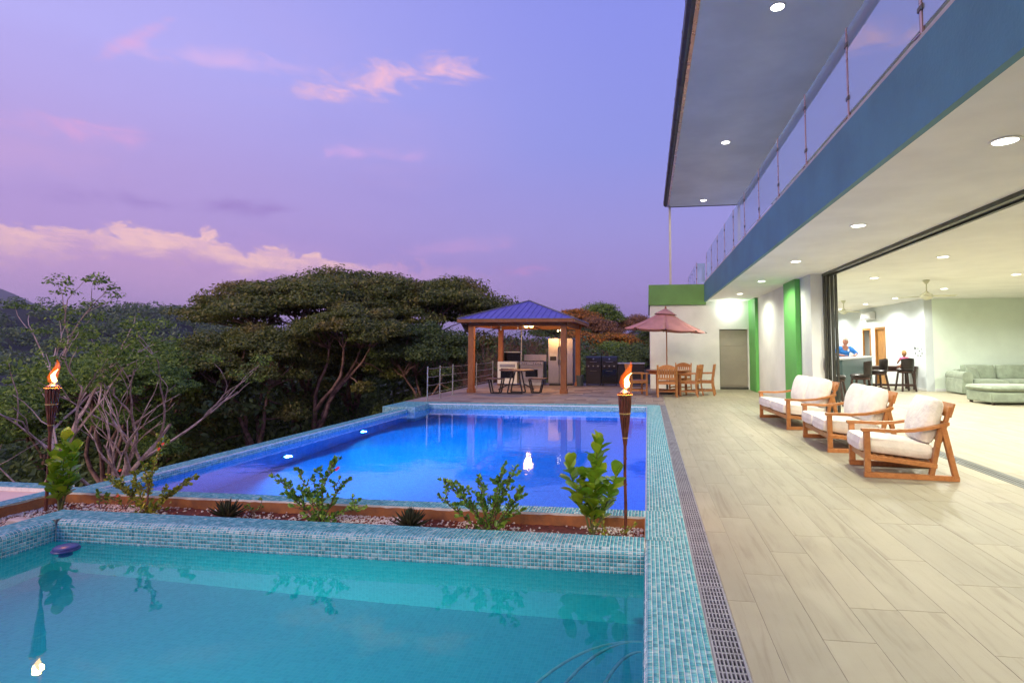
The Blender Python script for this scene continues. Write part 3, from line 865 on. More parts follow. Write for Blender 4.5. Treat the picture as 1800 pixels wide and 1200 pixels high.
# ================================================================== deck boards
PWD = 0.252
deck = MB(); deck.box((0.442, -1.5, -.3), (3.83, 19.75, -.0022)); deck = deck.build('deck_floor', 'deck_grout', None, kind='structure')
ifl = MB(); ifl.box((4.06, -1.5, -.3), (16.0, 31.0, -.0022)); ifl = ifl.build('interior_floor', 'deck_grout', None, kind='structure')
boards = []   # (x0,x1,y0,y1,parent)
def lay(xa, xb, ya, yb, par, L=1.2):
    x = xa; c = 0
    first = True
    while x < xb - .02:
        x1 = min(xb, x + (0.155 if first and par is deck else PWD)); first = False
        y = ya - random.choice((0.0, .4, .8)) - random.uniform(0, .05)
        while y < yb:
            a, b = max(ya, y), min(yb, y + L)
            if b - a > .03:
                boards.append((x, x1, a, b, par))
            y += L
        x = x1
lay(.4435, 3.828, 0.6, 19.74, deck); lay(4.062, 15.0, 4.0, 30.5, ifl)
def seen_size(b):
    x0, x1, y0, y1, _ = b
    y = max(.8, (y0 + y1) / 2); s = (x1 - x0) * (y1 - y0) / y ** 3
    vis = 1.0
    if (x0 - (y1) * 0.62) > 0: vis = 0.02          # outside the frame to the east
    if b[4] is ifl and x0 > 4.1 and (y1 < 6.2 or x0 / y1 > .62): vis = 0.01
    if y1 < 2.4: vis = .001
    return s * vis
boards.sort(key=seen_size, reverse=True)
cache = {}
def board_mesh(dxx, dyy):
    k = (round(dxx, 3), round(dyy, 3))
    if k not in cache:
        m_ = MB(); g = .0011
        a, b = dxx / 2 - g, dyy / 2 - g; c = .0014
        m_.add([(-a, -b, -.008), (a, -b, -.008), (a, b, -.008), (-a, b, -.008), (-a, -b, -c), (a, -b, -c), (a, b, -c), (-a, b, -c),
                (-a + c, -b + c, 0), (a - c, -b + c, 0), (a - c, b - c, 0), (-a + c, b - c, 0)],
               [(0, 1, 5, 4), (1, 2, 6, 5), (2, 3, 7, 6), (3, 0, 4, 7), (4, 5, 9, 8), (5, 6, 10, 9), (6, 7, 11, 10), (7, 4, 8, 11), (8, 9, 10, 11)])
        cache[k] = m_
    return cache[k]
meshes = {}
for n, (x0, x1, y0, y1, par) in enumerate(boards[:296]):
    k = (round(x1 - x0, 3), round(y1 - y0, 3))
    loc = ((x0 + x1) / 2, (y0 + y1) / 2, random.uniform(-.0007, .0004))
    if k not in meshes:
        meshes[k] = board_mesh(*k).build('plank', 'deck_plank', par, loc=loc)
    else:
        inst(meshes[k], par, loc)
for par in (deck, ifl):
    m_ = MB()
    for (x0, x1, y0, y1, p_) in boards[296:]:
        if p_ is par:
            b_ = board_mesh(round(x1 - x0, 3), round(y1 - y0, 3))
            c = ((x0 + x1) / 2, (y0 + y1) / 2)
            m_.add([(v[0] + c[0], v[1] + c[1], v[2]) for v in b_.v], b_.f)
    if m_.v:
        m_.build('far_planks', 'deck_plank', par, kind='stuff')

# ================================================================== stone patio under the pavilion
pat = MB(); pat.box((-6.5, 14.152, -1.6), (0.4415, 22.2, -.014)); pat.box((-6.5, 19.752, -1.6), (0.05, 22.2, -.0145)); pat = pat.build('patio', 'grout', None, kind='structure')
cells = []
y = 14.16; row = 0
while y < 22.1:
    hgt = random.choice((.3, .45, .45)); x = -6.48
    while x < .43:
        wd = min(random.choice((.3, .45, .6, .6)), .435 - x)
        if wd < .15: break
        cells.append((x, x + wd, y, min(y + hgt, 22.15))); x += wd
    y += hgt
cells.sort(key=lambda c: -(c[1] - c[0]) / c[2] ** 2)
pm_cache = {}; rest = MB()
for n, (x0, x1, y0, y1) in enumerate(cells):
    k = (round(x1 - x0, 2), round(y1 - y0, 2)); loc = ((x0 + x1) / 2, (y0 + y1) / 2, random.uniform(-.002, .001))
    if n >= 290:
        b_ = board_mesh(*k); rest.add([(v[0] + loc[0], v[1] + loc[1], v[2] * 1.4) for v in b_.v], b_.f); continue
    if k not in pm_cache:
        b_ = board_mesh(*k); q = MB(); q.add([(v[0] * (1 - .006 / k[0]), v[1] * (1 - .006 / k[1]), v[2] * 1.6) for v in b_.v], b_.f)
        pm_cache[k] = q.build('paver', 'paver_stone', pat, loc=loc)
    else:
        inst(pm_cache[k], pat, loc)
if rest.v: rest.build('far_pavers', 'paver_stone', pat, kind='stuff')

# ================================================================== house
H = thing('house', 'modern two storey house with slate blue balcony edge and open ground floor', 'house', (0, 0, 0))
CZ = 3.05
def hb(name, mat, *boxes, parent=None, bev=0.0):
    m_ = MB()
    for lo, hi in boxes: m_.box(lo, hi, bev)
    return m_.build(name, mat, parent or H)
# terrace ceiling, balcony slab and painted edge
hb('terrace_ceiling', 'ceiling_white', ((2.03, -3, CZ), (3.80, 19.69, CZ + .08)))
hb('interior_ceiling', 'ceiling_white', ((3.92, -3, CZ), (16, 31, CZ + .08)))
hb('balcony_slab', 'soffit_grey', ((2.03, -3, CZ + .082), (16, 31, 3.66)))
hb('balcony_edge', 'slate_blue', ((1.97, -3, CZ - .03), (2.0295, 19.60, 3.665)))
hb('balcony_kerb', 'post_cream', ((1.985, -3, 3.667), (2.16, 19.60, 3.715)))
# far wing: wall with green parapet
far = hb('wall', 'plaster_white', ((0.10, 19.70, -.3), (2.47, 20.1, 2.92)), ((2.47, 19.70, 2.07), (3.42, 20.1, 2.92)), ((3.42, 19.70, -.3), (3.62, 20.1, 2.92)), ((2.03, 19.701, 2.92), (3.62, 20.1, CZ + .08)), ((0.10, 20.1, -.3), (0.4, 24, 2.92)))
hb('parapet', 'olive_green', ((0.06, 19.612, 2.925), (2.029, 20.2, 3.64)), ((0.06, 20.2, 2.925), (0.36, 26, 3.64)))
hb('roof_terrace', 'soffit_grey', ((0.362, 20.2, 3.3), (2.2, 31, 3.6)))
# doorway of the wing
d_ = hb('door', 'door_taupe', ((2.475, 19.80, 0.08), (3.415, 19.86, 2.065)))
hb('threshold', 'track_metal', ((2.472, 19.71, .001), (3.418, 19.95, .079)), parent=d_)
hb('door_panel', 'door_taupe', ((2.50, 19.785, .14), (3.39, 19.799, 1.48)), ((2.50, 19.785, 1.50), (3.39, 19.799, 2.03)), parent=d_, bev=.004)
m_ = MB(); m_.tube([(3.34, 19.78, 1.0), (3.34, 19.74, 1.0), (3.24, 19.73, 1.0)], .01, 8); m_.build('handle', 'steel', d_, 50)
hb('dark_recess', 'door_taupe', ((2.3, 20.11, -.1), (3.6, 20.3, 2.3)))
# side wall with two green pilasters
hb('wall', 'plaster_white', ((3.56, 12.72, -.3), (3.92, 19.699, CZ)))
p1_ = hb('pilaster', 'leaf_green', ((3.46, 18.55, 0), (3.559, 19.695, CZ - .002)), bev=.006); p1_['label'] = 'green pilaster in the corner by the grey door'
p2_ = hb('pilaster', 'leaf_green', ((3.44, 13.55, 0), (3.559, 14.65, CZ - .002)), bev=.006); p2_['label'] = 'broad green pilaster behind the far white sofa'
m_ = MB(); m_.box((3.548, 16.9, .32), (3.559, 16.98, .44), .003); m_.build('socket', 'appliance_white', H)
m_ = MB(); m_.box((3.553, 19.3, 1.05), (3.5595, 19.38, 1.17), .003); m_.build('switch', 'appliance_white', H)
# opening: head track, floor track, stacked panels
tr = hb('sliding_door_track', 'track_metal', ((3.83, -3, -.02), (3.872, 12.71, .003)), ((3.885, -3, -.02), (3.925, 12.71, .002)), ((3.938, -3, -.02), (3.978, 12.71, .003)), ((3.99, -3, -.02), (4.055, 12.71, .002)), ((3.831, -3, -.05), (4.055, 12.71, -.021)))
hd = hb('sliding_door_head', 'track_metal', ((3.80, -3, CZ - .05), (3.86, 12.71, CZ + .06)), ((3.872, -3, CZ - .035), (3.918, 12.71, CZ + .06)), ((3.93, -3, CZ - .06), (3.975, 12.71, CZ + .02)), ((3.99, -3, CZ - .04), (4.03, 12.71, CZ + .02)))
jb = hb('sliding_door_jamb', 'track_metal', ((3.81, 12.64, 0.004), (3.86, 12.715, CZ - .051)), ((3.875, 12.58, 0.004), (3.915, 12.66, CZ - .036)), ((3.93, 12.50, 0.004), (3.975, 12.58, CZ - .061)), ((3.99, 12.45, 0.004), (4.03, 12.53, CZ - .041)))
m_ = MB(); m_.tube([(3.80, 12.66, .95), (3.775, 12.66, .97), (3.775, 12.66, 1.2), (3.80, 12.66, 1.22)], .011, 8); m_.build('pull_handle', 'steel', jb, 50)
# the room behind
hb('wall', 'ice_wall', ((9.10, 19.80, 0), (9.35, 22.85, CZ - .002)), ((9.10, 23.80, 0), (9.35, 24.25, CZ - .002)), ((9.10, 25.1, 0), (9.35, 29.5, CZ - .002)), ((9.10, 22.85, 2.22), (9.35, 23.8, CZ - .002)), ((9.10, 24.25, 2.22), (9.35, 25.1, CZ - .002)))
hb('wall', 'sage_wall', ((9.351, 19.80, 0), (16, 20.05, CZ - .002)))
hb('wall', 'ice_wall', ((4.0, 29.5, 0), (9.34, 29.7, CZ - .002)))
hb('wall', 'sage_wall', ((15.7, -3, 0), (15.95, 19.8, CZ - .002)))
hb('wall', 'sage_wall', ((4.0, -3.2, 0), (16, -3.0, CZ)))
hb('wall', 'plaster_white', ((3.93, 12.72, 0), (4.03, 19.7, CZ - .002)), ((3.93, 19.7, 0), (4.03, 29.6, CZ - .002)))
hb('skirting', 'plaster_white', ((9.085, 19.79, 0.002), (9.0995, 22.83, .09)), ((9.36, 19.785, .002), (15.6, 19.7995, .09)), bev=.004)
# inner doors of knotty wood, one shut, one ajar
for y0, y1, w0 in ((22.87, 23.78, 0), (24.27, 25.08, 1)):
    fr = hb('door_frame', 'knotty', ((9.075, y0 - .02, .002), (9.13, y0 + .06, 2.215)), ((9.075, y1 - .06, .002), (9.13, y1 + .02, 2.215)), ((9.07, y0 - .02, 2.15), (9.135, y1 + .02, 2.235)))
    if w0 == 0:
        lf = hb('door_leaf', 'knotty', ((9.14, y0 + .06, .02), (9.18, y1 - .06, 2.15)), parent=fr)
        hb('door_panel', 'knotty', ((9.128, y0 + .16, .2), (9.139, y1 - .16, .95)), ((9.128, y0 + .16, 1.1), (9.139, y1 - .16, 2.0)), parent=lf, bev=.004)
    else:
        m_ = MB(); m_.box((9.14, y0 + .09, .02), (9.98, y0 + .13, 2.15)); m_.build('door_leaf', 'knotty', fr)
hb('side_room_wall', 'ice_wall', ((10.6, 22.0, 0), (10.8, 27, CZ - .002)))
wd = hb('window_frame', 'door_taupe', ((4.9, 29.43, 0.05), (4.98, 29.5, 2.75)), ((9.05, 29.43, .05), (9.09, 29.5, 2.75)), ((4.98, 29.43, 2.68), (9.05, 29.5, 2.75)), ((6.9, 29.43, .05), (6.98, 29.5, 2.68)))
hb('window_pane', 'ice_wall', ((4.98, 29.46, .05), (6.9, 29.48, 2.68)), ((6.98, 29.46, .05), (9.05, 29.48, 2.68)), parent=wd)
# upper storey: wall, doors and the big overhanging roof
RZ = 6.45
uw = hb('upper_wall', 'plaster_white', ((4.6, -3, 3.662), (4.85, 18.0, RZ)), ((4.85, 17.8, 3.662), (16, 18.0, RZ)))
for y0 in (1.5, 5.0, 8.6, 12.2):
    f_ = hb('balcony_door', 'track_metal', ((4.55, y0, 3.70), (4.599, y0 + .07, 5.95)), ((4.55, y0 + 2.3, 3.70), (4.599, y0 + 2.37, 5.95)), ((4.55, y0 + .07, 5.88), (4.599, y0 + 2.3, 5.95)), ((4.55, y0 + 1.15, 3.70), (4.599, y0 + 1.21, 5.88)))
    hb('pane', 'black_glass', ((4.575, y0 + .07, 3.70), (4.595, y0 + 1.15, 5.88)), ((4.575, y0 + 1.21, 3.70), (4.595, y0 + 2.3, 5.88)), parent=f_)
rf = MB(); rf.prism([(0.78, RZ), (16, RZ), (16, RZ + 1.2), (0.78, RZ + .13)], -3, 19.80, 'y'); rf = rf.build('roof', 'soffit_grey', H)
prof = [(0.779, RZ + .015), (0.68, RZ), (0.62, RZ + .045), (0.605, RZ + .13), (0.625, RZ + .165), (0.779, RZ + .168)]
gt = MB(); gt.prism(prof, -3, 19.82, 'y'); gt = gt.build('gutter', 'gutter_brown', rf)
for k in range(28):
    q = MB(); q.prism([(x - (.006 if x < .77 else 0), z + (-.006 if z < RZ + .1 else .006)) for x, z in prof], -2.6 + k * .82, -2.6 + k * .82 + .05, 'y'); q.build('gutter_bracket', 'gutter_brown', rf)
q = MB(); q.box((0.74, -3, RZ - .025), (0.80, 19.79, RZ - .0005)); q.build('eave_trim', 'rail_copper', rf)
q = MB(); q.box((0.80, 19.801, RZ - .02), (15.9, 19.84, RZ + .17)); q.build('end_fascia', 'gutter_brown', rf)
q = MB(); q.box((0.79, 19.66, 3.642), (0.865, 19.735, RZ - .001), .006); q.build('roof_post', 'post_cream', H)

# ---------------------------------------------------------------- balcony railing
gr_ = thing('glass_railing', 'frameless glass balcony railing with copper toned posts above the blue edge', 'railing', (2.02, 0, 3.716))
def rail_post(parent, loc, hgt=.95):
    m_ = MB(); m_.box((-.012, -.014, 0), (.012, .014, hgt), .003); m_.box((-.045, -.045, 0), (.045, .045, .012), .003)
    p = m_.build('post', 'rail_copper', parent, loc=loc)
    for z in (.22, hgt - .18):
        c = MB(); c.box((-.018, -.04, z - .022), (.018, .04, z + .022), .006); c.build('clamp', 'gutter_brown', p)
    return p
ys = [4.25 + 1.49 * k for k in range(-4, 11)]
for k, yy in enumerate(ys):
    rail_post(gr_, (0, yy, 0))
for a, b in zip(ys, ys[1:]):
    m_ = MB(); m_.box((-.006, a + .03, .07), (.006, b - .03, .93)); m_.build('pane', 'clear_glass', gr_)
g2 = thing('glass_railing', 'short glass railing receding over the green parapet', 'railing', (1.75, 19.95, 3.64))
ys2 = [0.0, .95, 1.9, 2.9, 3.9]
for yy in ys2: rail_post(g2, (0, yy, 0), .8)
for a, b in zip(ys2, ys2[1:]):
    m_ = MB(); m_.box((-.006, a + .03, .07), (.006, b - .03, .78)); m_.build('pane', 'clear_glass', g2)
m_ = MB(); m_.box((.03, -.006, .07), (.30, .006, .78)); m_.build('pane', 'clear_glass', g2)

# ---------------------------------------------------------------- recessed ceiling lights
ORD = ['nearest', 'second', 'third', 'fourth', 'fifth', 'sixth', 'seventh', 'eighth']
def downlight(loc, label, group, power, color, r=.085, spill=.03):
    t = thing('ceiling_light', label, 'ceiling light', loc, 0, group)
    m_ = MB(); m_.lathe([(r + .022, -.0005), (r + .02, -.008), (r, -.012), (r, -.0006)], 28, caps=False); m_.build('trim_ring', 'appliance_white', t, 40)
    m_ = MB(); m_.lathe([(r, -.006), (r * .5, -.0085), (.002, -.009)][::-1], 28, caps=True); m_.build('lens', 'lamp_white', t, 60)
    lamp('SPOT', 'ceiling_light_beam', (0, 0, -.03), power, color, t, .07, spot_size=R(165), spot_blend=.6)
    return t
TERR = (0.97, 1.0, 0.74)
for k, yy in enumerate((4.63, 7.65, 10.73, 13.88, 17.06)):
    downlight((2.76, yy, CZ), '%s recessed light in the terrace ceiling row, counted from the camera' % ORD[k], 'terrace ceiling lights', 200, TERR, .085)
downlight((2.74, 1.55, CZ), 'recessed terrace light out of view above the near deck', 'terrace ceiling lights', 200, TERR)
ROOM = (1.0, 1.0, 0.93)
pos = {5.2: (10.55, 13.56, 16.72), 8.05: (13.35, 16.34, 19.36, 21.85, 24.6)}
for xx, l_ in pos.items():
    for k, yy in enumerate(l_):
        downlight((xx, yy, CZ), '%s recessed light of the %s row in the living room ceiling' % (ORD[k], 'outer' if xx < 6 else 'inner'), 'living room ceiling lights', 350, ROOM)
for xx, yy in ((5.2, 7.5), (8.05, 10.3), (11, 10.3), (11, 13.4), (11, 16.4), (5.2, 19.8), (5.2, 24.5), (8.05, 27.5)):
    downlight((xx, yy, CZ), 'recessed living room light hidden from view', 'hidden living room lights', 350, ROOM)
for k, yy in enumerate((8.2, 13.65, 19.05)):
    downlight((1.94, yy, RZ), '%s recessed light under the upper roof overhang' % ORD[k], 'roof overhang lights', 130, (1.0, .97, .85), .095, .03)
# wall light by the door
wl = thing('wall_light', 'glaring white wall light above the grey door', 'wall light', (2.82, 19.69, 2.78))
m_ = MB(); m_.box((-.11, -.05, -.05), (.11, .008, .05), .01); m_.build('housing', 'appliance_white', wl)
m_ = MB(); m_.box((-.10, -.075, -.04), (.10, -.051, .04), .008); m_.build('lens', 'lamp_white', wl)
lamp('POINT', 'wall_light_glow', (0, -.16, 0), 26, (.95, 1.0, .88), wl, .06)

# ---------------------------------------------------------------- living room
def fan(loc, label, rz):
    t = thing('ceiling_fan', label, 'ceiling fan', loc, rz, 'ceiling fans')
    m_ = MB(); m_.lathe([(.07, -.001), (.075, -.03), (.035, -.085), (.014, -.1)], 20); m_.build('canopy', 'fan_cream', t, 40)
    m_ = MB(); m_.tube([(0, 0, -.09), (0, 0, -.3)], .014, 10); m_.build('down_rod', 'fan_cream', t, 40)
    m_ = MB(); m_.lathe([(.03, -.28), (.06, -.31), (.125, -.35), (.13, -.41), (.11, -.43), (.06, -.47), (.01, -.48)], 24); m_.build('motor', 'fan_cream', t, 40)
    for k in range(3):
        a = 2 * PI * k / 3
        m_ = MB(Matrix.Rotation(a, 4, 'Z')); m_.beam((.1, 0, -.385), (.7, 0, -.375), .13, .008, (0, .2, 1), .003); m_.build('blade', 'fan_cream', t)
fan((6.6, 14.19, CZ), 'cream three blade ceiling fan above the sofa end of the room', R(8))
fan((6.69, 20.1, CZ), 'smaller looking cream ceiling fan over the bar', R(25))
ac = thing('air_conditioner', 'white split air conditioner high on the pale wall', 'air conditioner', (9.1, 24.2, 2.56))
m_ = MB(); m_.box((-.22, -.5, 0), (-.001, .5, .32), .03); m_.build('housing', 'appliance_white', ac)
m_ = MB(); m_.box((-.226, -.44, .03), (-.2205, .44, .07)); m_.build('louvre', 'steel_dull', ac)
wp = thing('wall_decoration', 'small dark wall ornament beside the wall corner', 'wall ornament', (9.095, 20.25, 1.28))
for k in range(11):
    m_ = MB(); a = random.uniform(-.3, .3); b = random.uniform(-.16, .2)
    m_.box((-.012, a - .02, b - .02), (-.001, a + .02, b + .03), .004); m_.build('ornament_piece', 'ink', wp)
# bar
bar = thing('bar_counter', 'dark teal bar counter with pale top in the living room', 'bar', (5.2, 15.9, 0), math.atan2(4.3, 2.38))
m_ = MB(); m_.box((.1, 0, 0), (4.95, .4, 1.1)); m_.build('front_panel', 'teal_panel', bar)
m_ = MB(); m_.box((.04, -.07, 1.101), (5.0, 0.46, 1.15), .008); m_.build('counter_top', 'counter_top', bar)
m_ = MB(); m_.box((.12, -.012, .0), (4.93, -.0005, .1), .002); m_.build('kick_board', 'black_plastic', bar)
bar.rotation_euler.z += 0.0
# high desk against the wall
dk_ = thing('high_desk', 'dark red wood desk under the child at the wall', 'desk', (8.4, 20.6, 0))
m_ = MB(); m_.box((-1.3, -.3, .74), (.68, .45, .80), .006); m_.build('desk_top', 'espresso_wood', dk_)
m_ = MB(); m_.box((-1.25, -.27, .62), (.63, -.24, .739)); m_.build('apron', 'espresso_wood', dk_)
for x in (-1.22, .55):
    m_ = MB(); m_.box((x, -.25, 0), (x + .07, -.18, .62), .004); m_.build('leg', 'espresso_wood', dk_)
    m_ = MB(); m_.box((x, .36, 0), (x + .07, .43, .739), .004); m_.build('leg', 'espresso_wood', dk_)
m_ = MB(); m_.box((-1.1, -.22, .12), (.55, -.17, .2), .004); m_.build('foot_rail', 'espresso_wood', dk_)
def stool(loc, rz, label, s=1.0):
    t = thing('bar_stool', label, 'bar stool', loc, rz, 'bar stools')
    for sx in (-1, 1):
        for sy in (-1, 1):
            m_ = MB(); m_.beam((sx * .22, sy * .22, 0), (sx * .15, sy * .15, .6), .05, .05, (0, 1, 0), .006); m_.build('leg', 'espresso_wood', t)
    m_ = MB()
    for a, b in (((-.2, -.2), (.2, -.2)), ((-.2, .2), (.2, .2)), ((-.2, -.2), (-.2, .2)), ((.2, -.2), (.2, .2))):
        m_.beam((*a, .2), (*b, .2), .03, .045, (0, 0, 1), .004)
    m_.build('foot_ring', 'espresso_wood', t)
    m_ = MB(); m_.lathe([(.21, .60), (.23, .62), (.23, .66)], 24); m_.build('swivel_base', 'espresso_wood', t, 40)
    m_ = MB(); m_.lathe([(.215, .661), (.25, .68), (.25, .72), (.21, .75), (.05, .757)], 24); m_.build('seat', 'dark_leather', t, 40)
    m_ = MB(); V = []; F = []; n = 10
    for i in range(n + 1):
        a = R(-52 + 104 * i / n); 
        for r, z in ((.235, .74), (.235, 1.02), (.25, 1.1), (.28, 1.1), (.285, 1.02), (.27, .74)):
            zz = z - (.03 * abs(i - n / 2) / (n / 2) if z > 1 else 0)
            V.append((-r * math.cos(a), r * math.sin(a) * .95, zz))
    for i in range(n):
        for j in range(6):
            F.append((i * 6 + j, i * 6 + (j + 1) % 6, i * 6 + 6 + (j + 1) % 6, i * 6 + 6 + j))
    F.append(tuple(range(6))); F.append(tuple(n * 6 + 5 - j for j in range(6)))
    m_.add(V, F); m_.build('backrest', 'dark_leather', t, 40)
    return t
stool((4.66, 14.75, 0), R(-30), 'leather bar stool half hidden at the door frame')
stool((5.56, 15.6, 0), R(140), 'dark leather bar stool turned away in front of the teal bar')
stool((7.06, 18.35, 0), R(190), 'dark bar stool seen side on by the end of the bar')
stool((8.42, 19.72, 0), R(95), 'tall dark bar stool that the child sits on')
# sofa and ottoman
sf = thing('sofa', 'sage green fabric corner sofa against the pale green wall', 'sofa', (9.55, 18.45, 0))
m_ = MB(); m_.box((.0, .0, .03), (4.6, .98, .30), .02); m_.build('base', 'sage_cloth', sf)
m_ = MB(); m_.box((-.05, .02, .03), (.26, 1.0, .50), .03); m_.tube([(.10, .0, .55), (.10, 1.0, .55)], .155, 16); m_.build('arm', 'sage_cloth', sf, 40)
m_ = MB(); m_.box((.2, .80, .3), (4.6, 1.1, .74), .05); m_.build('back', 'sage_cloth', sf)
for k in range(4):
    m_ = MB(); m_.cushion((.78 + k * 1.0, .42, .385), (1.0, .86, .19), 8, .15, 6); m_.build('seat_cushion', 'sage_cloth', sf, 60)
    T_ = Matrix.Translation((.78 + k * 1.0, .74, .66)) @ Matrix.Rotation(R(-14), 4, 'X')
    m_ = MB(); m_.cushion((0, 0, 0), (1.0, .24, .50), 8, .3, 5, T_, .04, k); m_.build('back_cushion', 'sage_cloth', sf, 60)
T_ = Matrix.Translation((.5, .52, .62)) @ Matrix.Rotation(R(-25), 4, 'X') @ Matrix.Rotation(R(28), 4, 'Z')
m_ = MB(); m_.cushion((0, 0, 0), (.5, .17, .5), 8, .5, 4, T_, .05, 9); m_.build('throw_pillow', 'sage_cloth', sf, 60)
ot = thing('ottoman', 'sage green upholstered ottoman in front of the sofa', 'ottoman', (8.5, 15.25, 0), R(6))
m_ = MB(); m_.box((.02, .02, .06), (1.48, .98, .32), .03); m_.build('base', 'sage_cloth', ot)
m_ = MB(); m_.cushion((.75, .5, .41), (1.54, 1.04, .19), 10, .15, 6); m_.build('cushion', 'sage_cloth', ot, 60)
for x in (.08, 1.38):
    for y in (.08, .88):
        m_ = MB(); m_.box((x, y, 0), (x + .06, y + .06, .059)); m_.build('leg', 'espresso_wood', ot)

# ---------------------------------------------------------------- people
def skin_obj(name, verts, edges, radii, mat, parent, sub=2, root=0):
    me = bpy.data.meshes.new(name)
    me.from_pydata(verts, edges, [])
    o = bpy.data.objects.new(name, me); COL.objects.link(o); o.parent = parent
    o.modifiers.new('skin', 'SKIN').use_smooth_shade = True
    for i, r in enumerate(radii):
        sv = me.skin_vertices[0].data[i]
        sv.radius = (r, r) if isinstance(r, (int, float)) else r
        sv.use_root = (i == root)
    s = o.modifiers.new('sub', 'SUBSURF'); s.levels = sub; s.render_levels = sub
    me.materials.append(M[mat])
    return o
def ellipsoid(name, c, s, mat, parent, n=16, f=None, T=None):
    m_ = MB(); V = []; F = []
    for i in range(n + 1):
        t = PI * i / n
        for j in range(n):
            a = 2 * PI * j / n
            p = Vector((math.sin(t) * math.cos(a), math.sin(t) * math.sin(a), math.cos(t)))
            if f: p = Vector(f(p))
            q = Vector((p.x * s[0] + c[0], p.y * s[1] + c[1], p.z * s[2] + c[2]))
            V.append(T @ q if T is not None else q)
    for i in range(n):
        for j in range(n):
            F.append((i * n + j, i * n + n + j, i * n + n + (j + 1) % n, i * n + (j + 1) % n))
    m_.add(V, F)
    return m_.build(name, mat, parent, 180)
def make_head(parent, c, s, facing, hairmat, hairfn):
    """head with nose, brow, chin, ears; facing = rotation about z (0 looks along -y)"""
    T = Matrix.Translation(c) @ Matrix.Rotation(facing, 4, 'Z')
    def shape(p):
        x, y, z = p
        if z < 0:
            k = 1 - .28 * (-z) ** 1.5; x *= k; y *= (1 - .12 * -z)
            if y < 0: y -= .10 * (-z) * (1 - abs(x))
        if y < 0:
            y -= .22 * math.exp(-((x / .16) ** 2 + ((z + .12) / .2) ** 2))          # nose
            y += .07 * math.exp(-(((abs(x) - .36) / .16) ** 2 + ((z - .08) / .11) ** 2))   # eye hollows
            y -= .05 * math.exp(-((x / .35) ** 2 + ((z + .48) / .1) ** 2))           # mouth
        return x, y, z
    hd = ellipsoid('head', (0, 0, 0), (.077 * s, .095 * s, .118 * s), 'skin', parent, 26, shape, T)
    for sx in (-1, 1):
        ellipsoid('ear', (sx * .078 * s, .012 * s, -.005), (.012 * s, .02 * s, .032 * s), 'skin', hd, 8, None, T)
        ellipsoid('eye', (sx * .028 * s, -.086 * s, .012 * s), (.009 * s, .006 * s, .007 * s), 'ink', hd, 8, None, T)
    def hs(p):
        x, y, z = p
        k = hairfn(x, y, z)
        return x * k, y * k, z * k
    ellipsoid('hair', (0, .006 * s, .006 * s), (.083 * s, .101 * s, .124 * s), hairmat, hd, 26, hs, T)
    return hd
# the man behind the bar, leaning on it
MX, MY = 6.42, 19.25
man = thing('person', 'grey haired man in a bright blue shirt leaning behind the bar', 'person', (MX, MY, 0))
vs = [(0, .28, .95), (0, .2, 1.12), (0, .1, 1.3), (0, .04, 1.42), (0, 0, 1.50), (0, -.02, 1.56),
      (-.17, .05, 1.40), (-.33, -.04, 1.24), (-.22, -.26, 1.185), (-.12, -.33, 1.18),
      (.17, .05, 1.40), (.33, -.04, 1.24), (.22, -.26, 1.185), (.12, -.33, 1.18),
      (-.10, .30, .88), (-.11, .24, .48), (-.11, .30, .08), (-.11, .18, .04), (.10, .30, .88), (.11, .24, .48), (.11, .30, .08), (.11, .18, .04)]
ed = [(0, 1), (1, 2), (2, 3), (3, 4), (4, 5), (3, 6), (6, 7), (7, 8), (8, 9), (3, 10), (10, 11), (11, 12), (12, 13), (0, 14), (14, 15), (15, 16), (16, 17), (0, 18), (18, 19), (19, 20), (20, 21)]
rd = [(.14, .11), (.145, .11), (.15, .11), (.11, .09), .055, .052, .07, .045, .037, .026, .07, .045, .037, .026, .085, .055, .04, .035, .085, .055, .04, .035]
body = skin_obj('body', vs, ed, rd, 'skin', man)
sv = vs[:4] + [(0, .015, 1.455)] + [vs[6], vs[7], (-.30, -.10, 1.22)] + [vs[10], vs[11], (.30, -.10, 1.22)]
se = [(0, 1), (1, 2), (2, 3), (3, 4), (3, 5), (5, 6), (6, 7), (3, 8), (8, 9), (9, 10)]
skin_obj('shirt', sv, se, [(.165, .13), (.175, .135), (.178, .135), (.135, .11), .066, .09, .066, .058, .09, .066, .058], 'shirt_blue', man)
pv = [vs[0]] + vs[14:17] + vs[18:21]
skin_obj('trousers', [(0, .28, 1.0)] + pv[0:1] + pv[1:4] + pv[4:7], [(0, 1), (1, 2), (2, 3), (3, 4), (1, 5), (5, 6), (6, 7)], [.16, .155, .1, .07, .055, .1, .07, .055], 'ink', man)
make_head(man, (0, -.03, 1.625), 1.05, R(-35), 'hair_white', lambda x, y, z: 1.07 if (z > .18 + .22 * (-y) or (y > .1 and z > -.55)) else .8)
m_ = MB(); m_.box((.05, -.075, 1.31), (.10, -.07, 1.39)); m_.build('badge', 'badge_white', man)
for sx in (-1, 1):
    for k in range(5):
        m_ = MB(); x0 = sx * (.12 - .0) ; 
        b = Vector((sx * (.135 - k * .018), -.335, 1.175)); tip = b + Vector((-sx * .012, -.07 - .012 * (1 - abs(k - 2) / 2), -.004))
        if k == 0: tip = b + Vector((sx * .03, -.04, .01))
        m_.tube([b, (b + tip) / 2 + Vector((0, 0, .008)), tip], [.010, .009, .007], 6); m_.build('finger', 'skin', man, 60)
